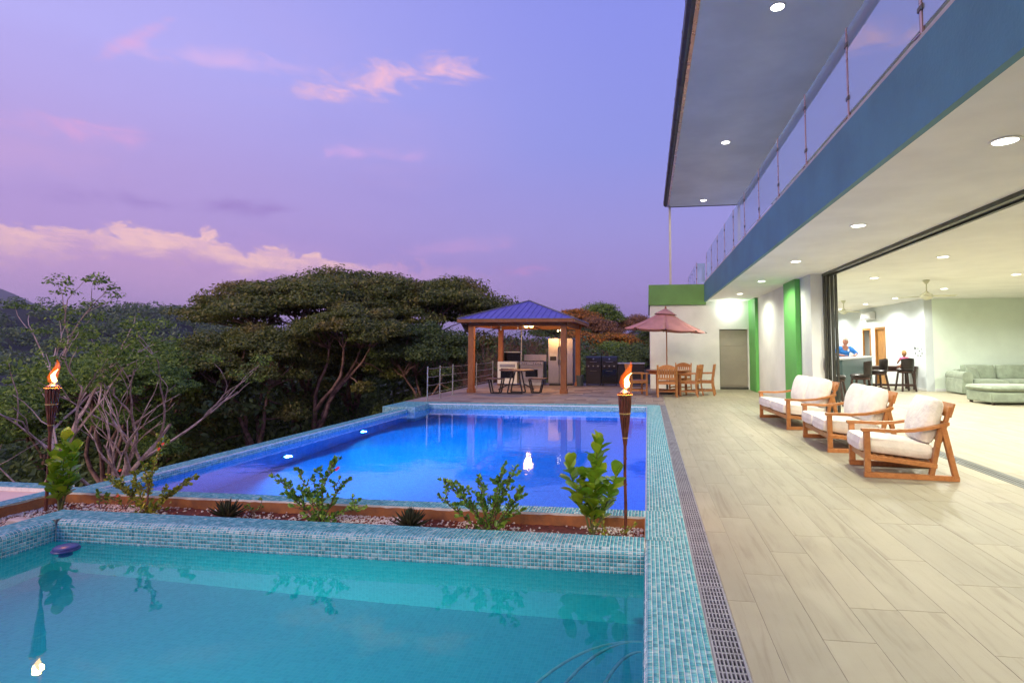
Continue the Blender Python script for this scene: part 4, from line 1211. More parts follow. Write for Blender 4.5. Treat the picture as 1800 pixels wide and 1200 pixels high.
# the child on the stool, back to us
ch = thing('person', 'small blond child in pink sitting on a tall stool, seen from behind', 'person', (8.42, 19.72, .757))
vs = [(0, 0, .07), (0, .02, .18), (0, .02, .30), (0, .03, .37), (0, .03, .41),
      (-.10, .03, .33), (-.16, .08, .22), (-.12, .24, .16), (-.1, .3, .155), (.10, .03, .33), (.16, .08, .22), (.12, .24, .16), (.1, .3, .155),
      (-.07, .08, .06), (-.08, .30, .05), (-.085, .33, -.18), (-.085, .38, -.22), (.07, .08, .06), (.08, .30, .05), (.085, .33, -.18), (.085, .38, -.22)]
ed = [(0, 1), (1, 2), (2, 3), (3, 4), (2, 5), (5, 6), (6, 7), (7, 8), (2, 9), (9, 10), (10, 11), (11, 12), (0, 13), (13, 14), (14, 15), (15, 16), (0, 17), (17, 18), (18, 19), (19, 20)]
rd = [.09, .085, .08, .04, .038, .04, .03, .025, .02, .04, .03, .025, .02, .06, .045, .032, .024, .06, .045, .032, .024]
skin_obj('body', vs, ed, rd, 'skin', ch)
skin_obj('shirt', vs[:3] + [(0, .025, .345), vs[5], (-.14, .05, .27), vs[9], (.14, .05, .27)], [(0, 1), (1, 2), (2, 3), (2, 4), (4, 5), (2, 6), (6, 7)], [.105, .10, .095, .05, .055, .045, .055, .045], 'shirt_pink', ch)
make_head(ch, (0, .03, .49), .86, R(180), 'hair_blonde', lambda x, y, z: 1.03 if (z > .3 or y > -.25) else .8)

# ---------------------------------------------------------------- teak lounge seats with cream cushions (face west)
def lounge(loc, rz, width, ncush, label):
    t = thing('lounge_chair' if ncush == 1 else 'lounge_sofa', label, 'lounge seat', loc, rz, 'teak lounge seats on the deck')
    for s, y in ((0, .03), (1, width - .03)):
        up = (0, 1, 0)
        m_ = MB(); m_.box((0.0, y - .027, 0.058), (.065, y + .027, .505), .004); m_.build('leg', 'teak', t)
        m_ = MB(); m_.box((-.005, y - .027, 0), (.93, y + .027, .057), .004); m_.build('bottom_rail', 'teak', t)
        m_ = MB(); m_.beam((.90, y, .03), (.79, y, .60), .054, .06, up, .004); m_.build('leg', 'teak', t)
        m_ = MB(); m_.beam((.665, y, .055), (.775, y, .57), .05, .055, up, .004); m_.build('leg', 'teak', t)
        arm = MB(); pts = [(-.02, .505), (.10, .508), (.3, .502), (.5, .515), (.68, .55), (.85, .60)]
        V = []; F = []
        for i, (x, z) in enumerate(pts):
            th = .034; wd = .034 + .006 * math.sin(PI * i / 5)
            V += [(x, y - wd, z), (x, y + wd, z), (x, y + wd, z + th), (x, y - wd, z + th)]
        for i in range(len(pts) - 1):
            for j in range(4):
                F.append((i * 4 + j, i * 4 + (j + 1) % 4, i * 4 + 4 + (j + 1) % 4, i * 4 + 4 + j))
        F += [(3, 2, 1, 0), tuple(len(V) - 4 + j for j in range(4))]
        arm.add(V, F); arm.build('arm', 'teak', t, 30)
        m_ = MB(); m_.beam((.03, y, .225), (.72, y, .155), .05, .06, up, .004); m_.build('seat_rail', 'teak', t)
    m_ = MB(); m_.beam((.04, .05, .215), (.04, width - .05, .215), .045, .075, (0, 0, 1), .004); m_.build('front_rail', 'teak', t)
    m_ = MB(); m_.beam((.68, .05, .16), (.68, width - .05, .16), .045, .06, (0, 0, 1), .004); m_.build('rear_rail', 'teak', t)
    for k in range(7):
        f = (k + .5) / 7; m_ = MB(); m_.beam((.06 + .62 * f, .05, .245 - .07 * f), (.06 + .62 * f, width - .05, .245 - .07 * f), .055, .016, (0, 0, 1), .002); m_.build('slat', 'teak', t)
    # reclining back: two stiles, top board, slats
    for y in (.10, width - .10):
        m_ = MB(); m_.beam((.70, y, .18), (.90, y, .79), .04, .05, (0, 1, 0), .004); m_.build('back_stile', 'teak', t)
    m_ = MB(); m_.beam((.905, .055, .755), (.905, width - .055, .755), .022, .16, (.3, 0, .95), .004); m_.build('top_board', 'teak', t)
    for k in range(3):
        f = (k + .7) / 4; m_ = MB(); m_.beam((.70 + .2 * f + .02, .08, .18 + .61 * f), (.70 + .2 * f + .02, width - .08, .18 + .61 * f), .016, .07, (.3, 0, .95), .002); m_.build('slat', 'teak', t)
    iw = (width - .13) / ncush
    for k in range(ncush):
        yc = .065 + iw * (k + .5)
        T_ = Matrix.Translation((.335, yc, .325)) @ Matrix.Rotation(R(5.5), 4, 'Y')
        m_ = MB(); m_.cushion((0, 0, 0), (.78, iw * .995, .19), 14, .10, 9, T_, .02, k + int(width * 10)); m_.build('seat_cushion', 'cream_cloth', t, 60)
        T_ = Matrix.Translation((.715, yc, .63)) @ Matrix.Rotation(R(17), 4, 'Y')
        m_ = MB(); m_.cushion((0, 0, 0), (.27, iw * .98, .52), 14, .45, 4.5, T_, .06, 3 * k + int(width * 7)); m_.build('back_cushion', 'cream_cloth', t, 60)
    return t
lounge((2.40, 6.68, 0), R(-6), .74, 1, 'single teak lounge chair with cream cushions, closest to the camera')
lounge((2.46, 8.15, 0), R(-1), 1.36, 2, 'teak two seater with cream cushions between the other two lounge seats')
lounge((2.42, 10.25, 0), R(4), 1.78, 2, 'widest teak lounge sofa with cream cushions near the green pilaster')

# ---------------------------------------------------------------- dining set with umbrella
TX, TY = 0.62, 17.6
dt = thing('dining_table', 'round teak garden table under the rose umbrella', 'table', (TX, TY, 0))
for k in range(9):
    x0 = -.66 + k * 1.32 / 9; x1 = x0 + 1.32 / 9 - .006; c = (x0 + x1) / 2
    def hw(x): return math.sqrt(max(.0, .665 ** 2 - x * x))
    poly = [(x0, -hw(x0)), (c, -hw(c)), (x1, -hw(x1)), (x1, hw(x1)), (c, hw(c)), (x0, hw(x0))]
    m_ = MB(); m_.prism(poly, .715, .74, 'z'); m_.build('top_slat', 'teak_dark', dt)
m_ = MB(); m_.lathe([(.58, .62), (.58, .714), (.55, .714), (.55, .62)], 32, caps=False); m_.build('apron', 'teak_dark', dt, 40)
for k in range(4):
    a = PI / 4 + k * PI / 2; x, y = .46 * math.cos(a), .46 * math.sin(a)
    m_ = MB(); m_.box((x - .035, y - .035, 0), (x + .035, y + .035, .714), .004); m_.build('leg', 'teak_dark', dt)
m_ = MB(); m_.beam((-.33, -.33, .12), (.33, .33, .12), .05, .05); m_.beam((-.33, .33, .121), (.33, -.33, .121), .05, .049); m_.build('stretcher', 'teak_dark', dt)
for k in range(4):
    a = PI / 4 + k * PI / 2 + .6
    m_ = MB(); m_.lathe([(.15, 0), (.15, .006), (.02, .008)], 20)
    o = m_.build('place_mat', 'mat_straw', None, 40, loc=(TX + .42 * math.cos(a), TY + .42 * math.sin(a), .741))
    tag(o, '%s straw place mat on the round table' % ['front right', 'rear right', 'rear left', 'front left'][k], 'place mat', 'place mats')
def dining_chair(loc, rz, label):
    """garden armchair facing local +y"""
    t = thing('dining_chair', label, 'chair', loc, rz, 'teak dining chairs')
    W = .27
    for sx in (-1, 1):
        m_ = MB(); m_.box((sx * W - .025, .20, 0), (sx * W + .025, .25, .64), .004); m_.build('leg', 'teak', t)
        m_ = MB(); m_.tube([(sx * W, -.30, 0), (sx * W, -.24, .30), (sx * W, -.235, .46), (sx * W, -.30, .93)], .03, 4); m_.build('leg', 'teak', t)
        m_ = MB()
        V = []; F = []
        for i, (y, z, wd) in enumerate(((-.27, .66, .02), (-.1, .65, .026), (.1, .645, .034), (.25, .65, .038), (.29, .635, .03))):
            V += [(sx * W - wd, y, z), (sx * W + wd, y, z), (sx * W + wd, y, z + .03), (sx * W - wd, y, z + .03)]
        for i in range(4):
            for j in range(4): F.append((i * 4 + j, i * 4 + (j + 1) % 4, i * 4 + 4 + (j + 1) % 4, i * 4 + 4 + j))
        F += [(3, 2, 1, 0), (16, 17, 18, 19)]
        m_.add(V, F); m_.build('arm', 'teak', t, 30)
        m_ = MB(); m_.beam((sx * W, .22, .15), (sx * W, -.26, .15), .025, .04); m_.build('stretcher', 'teak', t)
        m_ = MB(); m_.beam((sx * W, .22, .40), (sx * W, -.24, .40), .03, .06); m_.build('seat_rail', 'teak', t)
    m_ = MB(); m_.beam((-W + .02, -.01, .15), (W - .02, -.01, .15), .025, .04); m_.build('stretcher', 'teak', t)
    m_ = MB(); m_.beam((-W + .03, .22, .40), (W - .03, .22, .40), .03, .06); m_.beam((-W + .03, -.235, .40), (W - .03, -.235, .40), .03, .06); m_.build('seat_rail', 'teak', t)
    for k in range(7):
        y = -.21 + k * .072; m_ = MB(); m_.box((-W + .01, y, .432), (W - .01, y + .058, .45), .003); m_.build('seat_slat', 'teak', t)
    poly = [(-.245, .80), (.245, .80)] + [(.245 - .49 * i / 10, .87 + .07 * math.sin(PI * i / 10)) for i in range(11)]
    m_ = MB(); m_.prism(poly, -.315, -.275, 'y'); m_.build('crest_rail', 'teak', t)
    m_ = MB(); m_.beam((-.245, -.255, .53), (.245, -.255, .53), .03, .06); m_.build('lower_back_rail', 'teak', t)
    for k in range(7):
        x = -.21 + k * .07; m_ = MB(); m_.beam((x, -.257, .55), (x, -.295, .81), .042, .016, (0, 1, 0)); m_.build('back_slat', 'teak', t)
    return t
dining_chair((0.56, 16.62, 0), R(0), 'teak dining chair with its slatted back to the pool, in front of the umbrella pole')
dining_chair((-0.32, 17.15, 0), R(-74), 'teak dining chair sideways beside the torch flame')
dining_chair((1.27, 16.95, 0), R(68), 'teak dining chair pushed in at the right of the round table')
dining_chair((1.72, 17.35, 0), R(80), 'outermost teak dining chair, closest to the white wall')
dining_chair((1.05, 18.45, 0), R(155), 'teak dining chair behind the round table')
um = thing('patio_umbrella', 'faded rose garden umbrella over the round table', 'umbrella', (TX - .02, TY, 0))
m_ = MB(); m_.lathe([(.24, 0), (.24, .05), (.06, .09), (.03, .11), (.03, .3)], 24); m_.build('base', 'grill_black', um, 40)
m_ = MB(); m_.tube([(0, 0, .1), (0, 0, 2.58)], .02, 12); m_.build('pole', 'teak_dark', um, 50)
RR, ZR, ZT = 1.26, 1.98, 2.64
tilt = Matrix.Translation((-.05, 0, 2.2)) @ Matrix.Rotation(R(3.5), 4, 'Y') @ Matrix.Translation((0, 0, -2.2))
def canopy_pt(f, a):
    r = RR * f; z = ZT - (ZT - ZR) * f - .05 * math.sin(PI * f)
    k = abs(((a / (PI / 4)) % 1) - .5) * 2
    r2 = r * (1 - .05 * (1 - k * k) * f); z2 = z - .035 * (1 - k * k) * f * f * 1.0
    return tilt @ Vector((r2 * math.cos(a), r2 * math.sin(a), z2))
for g in range(8):
    m_ = MB(); V = []; F = []; nf, na = 8, 6
    for i in range(nf + 1):
        f = .10 + .90 * i / nf
        for j in range(na + 1):
            V.append(canopy_pt(f, (g + j / na) * PI / 4 + .2 - .2))
    for i in range(nf):
        for j in range(na):
            F.append((i * (na + 1) + j, (i + 1) * (na + 1) + j, (i + 1) * (na + 1) + j + 1, i * (na + 1) + j + 1))
    m_.add(V, F); o = m_.build('canopy_panel', 'rose_canvas', um, 60)
    sol = o.modifiers.new('cloth', 'SOLIDIFY'); sol.thickness = .003; sol.offset = -1
    a = g * PI / 4
    m_ = MB(); m_.tube([canopy_pt(.03, a) - Vector((0, 0, .02)), canopy_pt(.5, a) - Vector((0, 0, .018)), canopy_pt(1.01, a) - Vector((0, 0, .008))], .009, 6); m_.build('rib', 'teak_dark', um)
    m_ = MB(); m_.tube([Vector((0, 0, 1.92)), canopy_pt(.55, a) - Vector((0, 0, .025))], .007, 6); m_.build('strut', 'teak_dark', um)
    m_ = MB(); m_.tube([canopy_pt(.985, a), canopy_pt(1.03, a)], .016, 6); m_.build('rib_tip', 'grill_black', um)
m_ = MB(); V = [tilt @ Vector((0, 0, ZT + .035))]; F = []
for j in range(24):
    a = 2 * PI * j / 24; k = abs(((a / (PI / 4)) % 1) - .5) * 2
    V.append(tilt @ Vector((.36 * (1 - .04 * (1 - k)) * math.cos(a), .36 * (1 - .04 * (1 - k)) * math.sin(a), ZT - .165)))
for j in range(24): F.append((0, 1 + j, 1 + (j + 1) % 24))
m_.add(V, F); m_.build('vent_cap', 'rose_canvas', um, 60)
m_ = MB(tilt); m_.lathe([(.03, ZT + .03), (.035, ZT + .05), (.022, ZT + .075), (.012, ZT + .1), (.002, ZT + .11)], 12); m_.build('finial', 'teak_dark', um, 50)

# ---------------------------------------------------------------- timber pavilion
gz = thing('pavilion', 'cedar pavilion with indigo metal hip roof on the stone patio', 'pavilion', (-4.1, 19.0, 0))
HX, HY = 1.5, 1.8
for sx in (-1, 1):
    for sy in (-1, 1):
        m_ = MB(); m_.box((sx * HX - .09, sy * HY - .09, .10), (sx * HX + .09, sy * HY + .09, 2.12), .006)
        p_ = m_.build('post', 'cedar', gz)
        m_ = MB(); m_.box((sx * HX - .115, sy * HY - .115, 0), (sx * HX + .115, sy * HY + .115, .13), .006); m_.build('post_base', 'cedar', p_)
for sy in (-1, 1):
    m_ = MB(); m_.box((-HX - .12, sy * HY - .05, 2.121), (HX + .12, sy * HY + .05, 2.31), .005); m_.build('beam', 'cedar', gz)
for sx in (-1, 1):
    m_ = MB(); m_.box((sx * HX - .05, -HY + .051, 2.122), (sx * HX + .05, HY - .051, 2.30), .005); m_.build('beam', 'cedar', gz)
# arched iron braces
for sx in (-1, 1):
    for sy in (-1, 1):
        pts = [(sx * (HX - .09), sy * HY, 1.66 + 0), (sx * (HX - .3), sy * HY, 1.85), (sx * (HX - .62), sy * HY, 1.98), (sx * (HX - 1.0), sy * HY, 2.1)]
        m_ = MB(); m_.tube(pts, .012, 6); m_.build('brace', 'grill_black', gz)
ex, ey, ze, za = HX + .36, HY + .36, 2.335, 3.06
corners = [(-ex, -ey), (ex, -ey), (ex, ey), (-ex, ey)]
apex = Vector((0, 0, za))
for k in range(4):
    a = Vector((*corners[k], ze)); b = Vector((*corners[(k + 1) % 4], ze)); n = 6
    for i in range(n):
        # each metal sheet runs from eave up to the hip line
        def up(f):
            e = a.lerp(b, f); g = 1 - abs(2 * f - 1)
            mid = (a + b) / 2
            return e, e + (apex - mid) * g
        f0, f1 = i / n, (i + 1) / n
        e0, t0 = up(f0); e1, t1 = up(f1)
        nr = (b - a).cross(apex - a).normalized()
        V = [e0, e1, t1, t0]
        if f0 < .5 < f1:
            V = [e0, e1, t1, apex.copy(), t0]
        V2 = [p + nr * .012 for p in V]
        m_ = MB(); nn = len(V)
        m_.add(V + V2, [tuple(range(nn - 1, -1, -1)), tuple(range(nn, 2 * nn))] + [(q, (q + 1) % nn, nn + (q + 1) % nn, nn + q) for q in range(nn)])
        sh = m_.build('roof_sheet', 'roof_indigo', gz)
        for j in range(3):
            f = f0 + (j + .02) / 3 * (f1 - f0)
            e, t = up(f)
            if (t - e).length > .05:
                m_ = MB(); m_.beam(e + nr * .018, t + nr * .018, .022, .016, nr); m_.build('seam', 'roof_indigo', sh)
    m_ = MB(); m_.tube([a + Vector((0, 0, .02)), apex + Vector((0, 0, .02))], .028, 6); m_.build('hip_cap', 'roof_edge', gz)
    m_ = MB(); m_.beam(a + Vector((0, 0, -.055)), b + Vector((0, 0, -.055)), .03, .10, (0, 0, 1)); m_.build('fascia_board', 'cedar', gz)
    m_ = MB(); m_.beam(a + Vector((0, 0, .004)), b + Vector((0, 0, .004)), .05, .016, (0, 0, 1)); m_.build('drip_edge', 'roof_edge', gz)
    for i in range(5):
        f = (i + .5) / 5; e = a.lerp(b, f); g = 1 - abs(2 * f - 1)
        t = e + (apex - (a + b) / 2) * g * .97
        m_ = MB(); m_.beam(e - Vector((0, 0, .07)), t - Vector((0, 0, .07)), .045, .09, (0, 0, 1)); m_.build('rafter', 'cedar', gz)
# lamp under the roof
pl_ = thing('pendant_lamp', 'glowing double globe lamp hanging under the pavilion roof', 'lamp', (-3.92, 18.1, 2.16))
for sx in (-1, 1):
    m_ = MB(); m_.lathe([(.015, -.06), (.06, -.045), (.075, 0), (.06, .045), (.02, .06)], 16, (sx * .09, 0, 0)); m_.build('globe', 'lamp_warm', pl_, 60)
m_ = MB(); m_.box((-.1, -.02, .062), (.1, .02, .08), .004); m_.tube([(0, 0, .07), (0, 0, .62)], .008, 6); m_.build('bracket', 'grill_black', pl_)
lamp('POINT', 'pendant_glow', (0, -.0, -.14), 140, (1.0, .52, .16), pl_, .08)
for k, (x, y, z) in enumerate(((-2.98, 18.4, 2.0), (-2.93, 18.7, 2.03), (-2.87, 19.0, 2.06))):
    t = thing('string_bulb', ['first', 'second', 'third'][k] + ' small bulb of the row beside the pavilion lamp', 'bulb', (x, y, z), 0, 'small bulbs in the pavilion')
    m_ = MB(); m_.lathe([(.008, -.03), (.026, -.015), (.026, .01), (.012, .03)], 12); m_.build('glass', 'lamp_amber', t, 60)
    m_ = MB(); m_.tube([(0, 0, .028), (0, 0, .25)], .006, 6); m_.build('wire', 'grill_black', t)
for k, (x, mt) in enumerate(((-4.94, 'steel_dull'), (-4.62, 'steel_dull'), (-4.06, 'steel'), (-3.9, 'steel'))):
    t = thing('hanging_utensil', ['white handled ladle', 'pale spatula', 'steel tongs', 'steel skewer'][k] + ' hung from the front beam of the pavilion', 'utensil', (x, 17.13, 2.13), 0, 'utensils on the beam')
    m_ = MB(); m_.tube([(0, 0, 0), (0, 0, -.1)], .012, 6); m_.build('handle', mt, t, 50)
    m_ = MB(); m_.box((-.016, -.005, -.15), (.016, .005, -.1), .003); m_.build('blade', mt, t)

# ---------------------------------------------------------------- outdoor kitchen
fr = thing('refrigerator', 'tall stainless double door refrigerator in the pavilion', 'refrigerator', (-3.28, 20.85, 0))
m_ = MB(); m_.box((-.48, .06, .06), (.48, .75, 1.80), .006); m_.build('cabinet', 'steel_dull', fr)
for x0, x1, hx in ((-.478, -.052, -.085), (-.046, .478, -.012)):
    m_ = MB(); m_.box((x0, 0, .09), (x1, .058, 1.795), .012); d_ = m_.build('door', 'steel', fr)
    m_ = MB(); m_.tube([(hx, -.001, .78), (hx, -.045, .8), (hx, -.045, 1.45), (hx, -.001, 1.47)], .012, 8); m_.build('handle', 'steel', d_, 50)
m_ = MB(); m_.box((-.42, -.008, .92), (-.14, -.0005, 1.22), .003); dd = m_.build('dispenser', 'steel_dull', fr)
m_ = MB(); m_.box((-.40, -.012, .94), (-.16, -.0085, 1.10), .001); m_.build('dispenser_recess', 'black_plastic', dd)
m_ = MB(); m_.box((-.44, .03, 0), (.44, .7, .059)); m_.build('plinth', 'black_plastic', fr)
rg = thing('range_cooker', 'stainless range cooker with knobs and backsplash in the pavilion', 'cooker', (-4.38, 20.75, 0))
m_ = MB(); m_.box((-.45, .03, .12), (.45, .70, .90), .006); m_.build('body', 'steel', rg)
m_ = MB(); m_.box((-.46, -.03, .76), (.46, .029, .90), .01); cp = m_.build('control_panel', 'steel', rg)
for x in (-.36, -.28, -.2, .08, .17, .26, .35):
    m_ = MB(); m_.lathe([(.022, 0), (.02, .035), (.004, .037)], 12); m_.build('knob', 'black_plastic', cp, 40, loc=(x, -.0305, .83), rot=(R(90), 0, 0))
m_ = MB(); m_.box((-.44, .0, .22), (.44, .029, .73), .006); dv = m_.build('oven_door', 'steel', rg)
m_ = MB(); m_.box((-.24, -.006, .32), (.24, -.0005, .6), .002); m_.build('window', 'black_glass', dv)
m_ = MB(); m_.tube([(-.4, -.0005, .68), (-.4, -.05, .68), (.4, -.05, .68), (.4, -.0005, .68)], .012, 8); m_.build('handle', 'steel', dv, 50)
m_ = MB(); m_.box((-.45, .66, .901), (.45, .70, 1.16), .004); m_.build('backsplash', 'steel', rg)
m_ = MB()
for k in range(6): m_.box((-.42 + k * .15, .06, .901), (-.40 + k * .15, .62, .93))
m_.build('burner_grate', 'grill_black', rg)
m_ = MB(); m_.box((-.42, .05, 0), (.42, .65, .119)); m_.build('plinth', 'steel_dull', rg)
ov = thing('white_cooker', 'smaller pale cooker with black glass splashback beside the range', 'cooker', (-5.28, 20.6, 0))
m_ = MB(); m_.box((-.40, .02, .06), (.36, .62, .90), .006); m_.build('body', 'appliance_white', ov)
m_ = MB(); m_.box((-.27, -.012, .28), (.24, .0195, .64), .004); m_.build('oven_window', 'black_glass', ov)
m_ = MB(); m_.box((-.30, -.016, .70), (.28, .0195, .80), .004); m_.build('drawer_front', 'steel', ov)
m_ = MB(); m_.box((-.27, .5, .901), (.36, .6, 1.24), .01); sb = m_.build('splashback', 'black_glass', ov)
m_ = MB(); m_.box((-.27, .49, 1.241), (.37, .61, 1.27), .004); m_.build('hood_edge', 'appliance_white', sb)
fp = thing('flue_pipe', 'slim galvanised flue pipe rising behind the range', 'pipe', (-4.84, 21.0, 0))
m_ = MB(); m_.tube([(0, 0, 0), (0, 0, 2.2)], .03, 10); m_.build('pipe', 'steel_dull', fp, 50)
m_ = MB(); m_.lathe([(.05, .0), (.05, .02), (.032, .03)], 12); m_.build('base_flange', 'steel_dull', fp)
def grill(loc, label, cab):
    t = thing('barbecue_grill', label, 'grill', loc, 0, 'black grills by the patio edge')
    m_ = MB(); m_.box((-.29, .02, .06), (.29, .52, .80), .006); m_.build('cabinet', 'grill_black', t)
    m_ = MB(); m_.box((-.27, 0, .12), (.27, .019, .62), .004); d = m_.build('door', cab, t)
    m_ = MB(); m_.tube([(-.12, -.0005, .56), (-.12, -.03, .56), (.12, -.03, .56), (.12, -.0005, .56)], .009, 6); m_.build('handle', 'steel', d)
    m_ = MB(); m_.box((-.29, -.03, .68), (.29, .0195, .80), .006); c = m_.build('control_panel', 'grill_black', t)
    for x in (-.18, 0, .18):
        m_ = MB(); m_.lathe([(.028, 0), (.025, .03), (.005, .032)], 12); m_.build('knob', 'steel_dull', c, 40, loc=(x, -.0305, .74), rot=(R(90), 0, 0))
    pr = [(.0, .801), (.0, .93), (.06, 1.05), (.18, 1.11), (.36, 1.11), (.5, 1.03), (.52, .801)]
    m_ = MB(); m_.prism(pr, -.285, .285, 'x'); l = m_.build('lid', 'grill_black', t)
    m_ = MB(); m_.tube([(-.13, -.0005, .9), (-.13, -.035, .9), (.13, -.035, .9), (.13, -.0005, .9)], .010, 6); m_.build('lid_handle', 'steel', l)
    m_ = MB(); m_.lathe([(.035, 0), (.03, .008), (.003, .009)], 16); m_.build('thermometer', 'steel', l, 40, loc=(0, .028, 1.005), rot=(R(63), 0, 0))
    for sx in (-.25, .25):
        for y in (.06, .46):
            m_ = MB(); m_.lathe([(.03, -.012), (.03, .012)], 12); m_.build('caster', 'black_plastic', t, 40, loc=(sx, y, .03), rot=(0, R(90), 0))
    return t
grill((-2.02, 20.8, 0), 'black barbecue grill with solid cabinet door, next to the grey bin', 'grill_black')
grill((-1.42, 20.82, 0), 'black barbecue grill with shiny cabinet front near the torch flame', 'black_glass')
sh_ = thing('side_counter', 'low dark side counter behind the torch flame', 'counter', (-.62, 20.85, 0))
m_ = MB(); m_.box((-.48, 0, .06), (.5, .5, .82), .006); m_.build('cabinet', 'grill_black', sh_)
m_ = MB(); m_.box((-.5, -.03, .821), (.52, .52, .86), .006); m_.build('work_top', 'steel_dull', sh_)
bn = thing('waste_bin', 'small slate grey waste bin between refrigerator and grill', 'bin', (-2.52, 20.75, 0))
m_ = MB(); m_.lathe([(.13, 0), (.15, .36), (.155, .36), (.155, .39), (.14, .392)], 20); m_.build('bucket', 'bin_grey', bn, 40)
# picnic table: hexagon frame legs
pt = thing('picnic_table', 'dark brown picnic table with bent leg frames and attached seats', 'picnic table', (-4.1, 17.15, 0))
m_ = MB(); m_.lathe([(.55, .70), (.57, .71), (.57, .735), (.55, .745)], 6, a0=0); m_.build('table_top', 'table_board', pt)
def seat_frame(x, y, z, w0, w1, parent):
    m_ = MB()
    m_.beam((x - w1, y, 0.02), (x + w1, y, .02), .04, .04, b=.003); m_.beam((x - w1, y, .02), (x - w0, y, z), .04, .045, (0, 1, 0), .003); m_.beam((x + w1, y, .02), (x + w0, y, z), .04, .045, (0, 1, 0), .003)
    m_.build('leg_frame', 'grill_black', parent)
seat_frame(0, -.22, .70, .1, .24, pt); seat_frame(0, .22, .70, .1, .24, pt)
for sx, yy in ((-1, -.15), (1, .1)):
    m_ = MB(); m_.box((sx * .66 - .26, yy - .2, .44), (sx * .66 + .26, yy + .2, .475), .006); m_.build('seat', 'table_board', pt)
    seat_frame(sx * .62, yy - .12, .44, .22, .13, pt); seat_frame(sx * .62, yy + .12, .44, .22, .13, pt)
    m_ = MB(); m_.beam((sx * .2, yy, .3), (sx * .55, yy, .12), .035, .035); m_.build('link_bar', 'grill_black', pt)
# cable railing on the patio edge
rl = thing('cable_railing', 'thin steel post and cable railing on the left patio edge', 'railing', (-5.86, 0, 0))
for yy in (14.25, 15.15, 16.2, 18.55, 20.6):
    m_ = MB(); m_.tube([(0, yy, 0), (0, yy, .93)], .018, 8); m_.lathe([(.045, 0.0), (.045, .01)], 12, (0, yy, 0)); m_.build('post', 'steel_dull', rl, 50)
for z in (.2, .42, .64, .87):
    m_ = MB(); pts = [(0.0, 14.25, z)]
    for a, b in ((14.25, 15.15), (15.15, 16.2), (16.2, 18.55), (18.55, 20.6)):
        pts += [(0, (a + b) / 2, z - .012), (0, b, z)]
    m_.tube(pts, .007, 6); m_.build('cable', 'steel_dull', rl, 50)

# ---------------------------------------------------------------- garden torches
def torch(loc, label, lean):
    t = thing('garden_torch', label, 'torch', loc, 0, 'bamboo torches in the planting bed')
    m_ = MB(); pts = [(0, 0, -.12), (.002, 0, .25), (-.003, .002, .5), (0, 0, .8)]
    m_.tube(pts, [.014, .0135, .013, .014], 10)
    for z in (.2, .42, .63): m_.lathe([(.0145, z - .006), (.0175, z), (.0145, z + .006)], 10)
    m_.build('pole', 'bamboo', t, 60)
    for k in range(12):
        a = 2 * PI * k / 12; c, s = math.cos(a), math.sin(a)
        m_ = MB(); m_.tube([(.012 * c, .012 * s, .74), (.022 * c, .022 * s, .84), (.034 * c, .034 * s, .95), (.044 * c, .044 * s, 1.08), (.046 * c, .046 * s, 1.17)], [.004, .006, .008, .0105, .011], 6); m_.build('splint', 'bamboo', t, 60)
    for z, r in ((.80, .021), (1.0, .047), (1.155, .062)):
        m_ = MB(); m_.lathe([(r, z - .006), (r + .005, z), (r, z + .006)], 20, caps=False); m_.build('cane_tie', 'cane', t, 60)
    m_ = MB(); m_.lathe([(.03, .97), (.036, 1.0), (.038, 1.165), (.044, 1.175), (.03, 1.185), (.012, 1.20)], 20); can = m_.build('fuel_can', 'rail_copper', t, 50)
    m_ = MB(); m_.tube([(0, 0, 1.19), (0, 0, 1.215)], .009, 8); m_.build('wick', 'ink', can)
    # flame: twisted tongue, core inside a thin red-orange mantle
    def tongue(n, zs, scale, off):
        V = []; F = []; m = 10
        for i, (z, r) in enumerate(zs):
            f = i / (len(zs) - 1); cx_ = lean[0] * f ** 1.4 + .012 * math.sin(f * 7 + off); cy_ = lean[1] * f ** 1.4 + .008 * math.cos(f * 6 + off)
            for k in range(m):
                a = 2 * PI * k / m + f * 1.3
                rr = r * scale * (1 + .18 * math.sin(3 * a + off + 5 * f))
                V.append((cx_ + rr * math.cos(a), cy_ + rr * .8 * math.sin(a), z))
        for i in range(len(zs) - 1):
            for k in range(m): F.append((i * m + k, i * m + (k + 1) % m, (i + 1) * m + (k + 1) % m, (i + 1) * m + k))
        return V, F
    m_ = MB(); V, F = tongue(0, [(1.205, .008), (1.222, .020), (1.25, .023), (1.28, .018), (1.31, .010), (1.335, .003)], 1.0, 0); m_.add(V, F); fl = m_.build('flame', 'flame_core', t, 180)
    m_ = MB(); V, F = tongue(0, [(1.20, .010), (1.22, .026), (1.255, .032), (1.30, .027), (1.34, .018), (1.375, .009), (1.40, .002)], 1.0, 1.0); m_.add(V, F); m_.build('flame_mantle', 'flame_outer', fl, 180)
    m_ = MB(); V, F = tongue(0, [(1.195, .014), (1.22, .034), (1.26, .042), (1.31, .037), (1.36, .025), (1.40, .012), (1.43, .002)], 1.0, 2.2); m_.add(V, F); m_.build('flame_mantle', 'flame_outer', fl, 180)
    lamp('POINT', 'torch_glow', (lean[0] * .4, lean[1] * .4, 1.30), 38, (1.0, .36, .07), t, .04)
torch((-.19, 4.66, -.1), 'burning bamboo torch beside the drain end of the planting bed', (.05, 0))
torch((-5.70, 4.62, -.1), 'burning bamboo torch among trees at the far corner of the planting bed', (.03, 0))

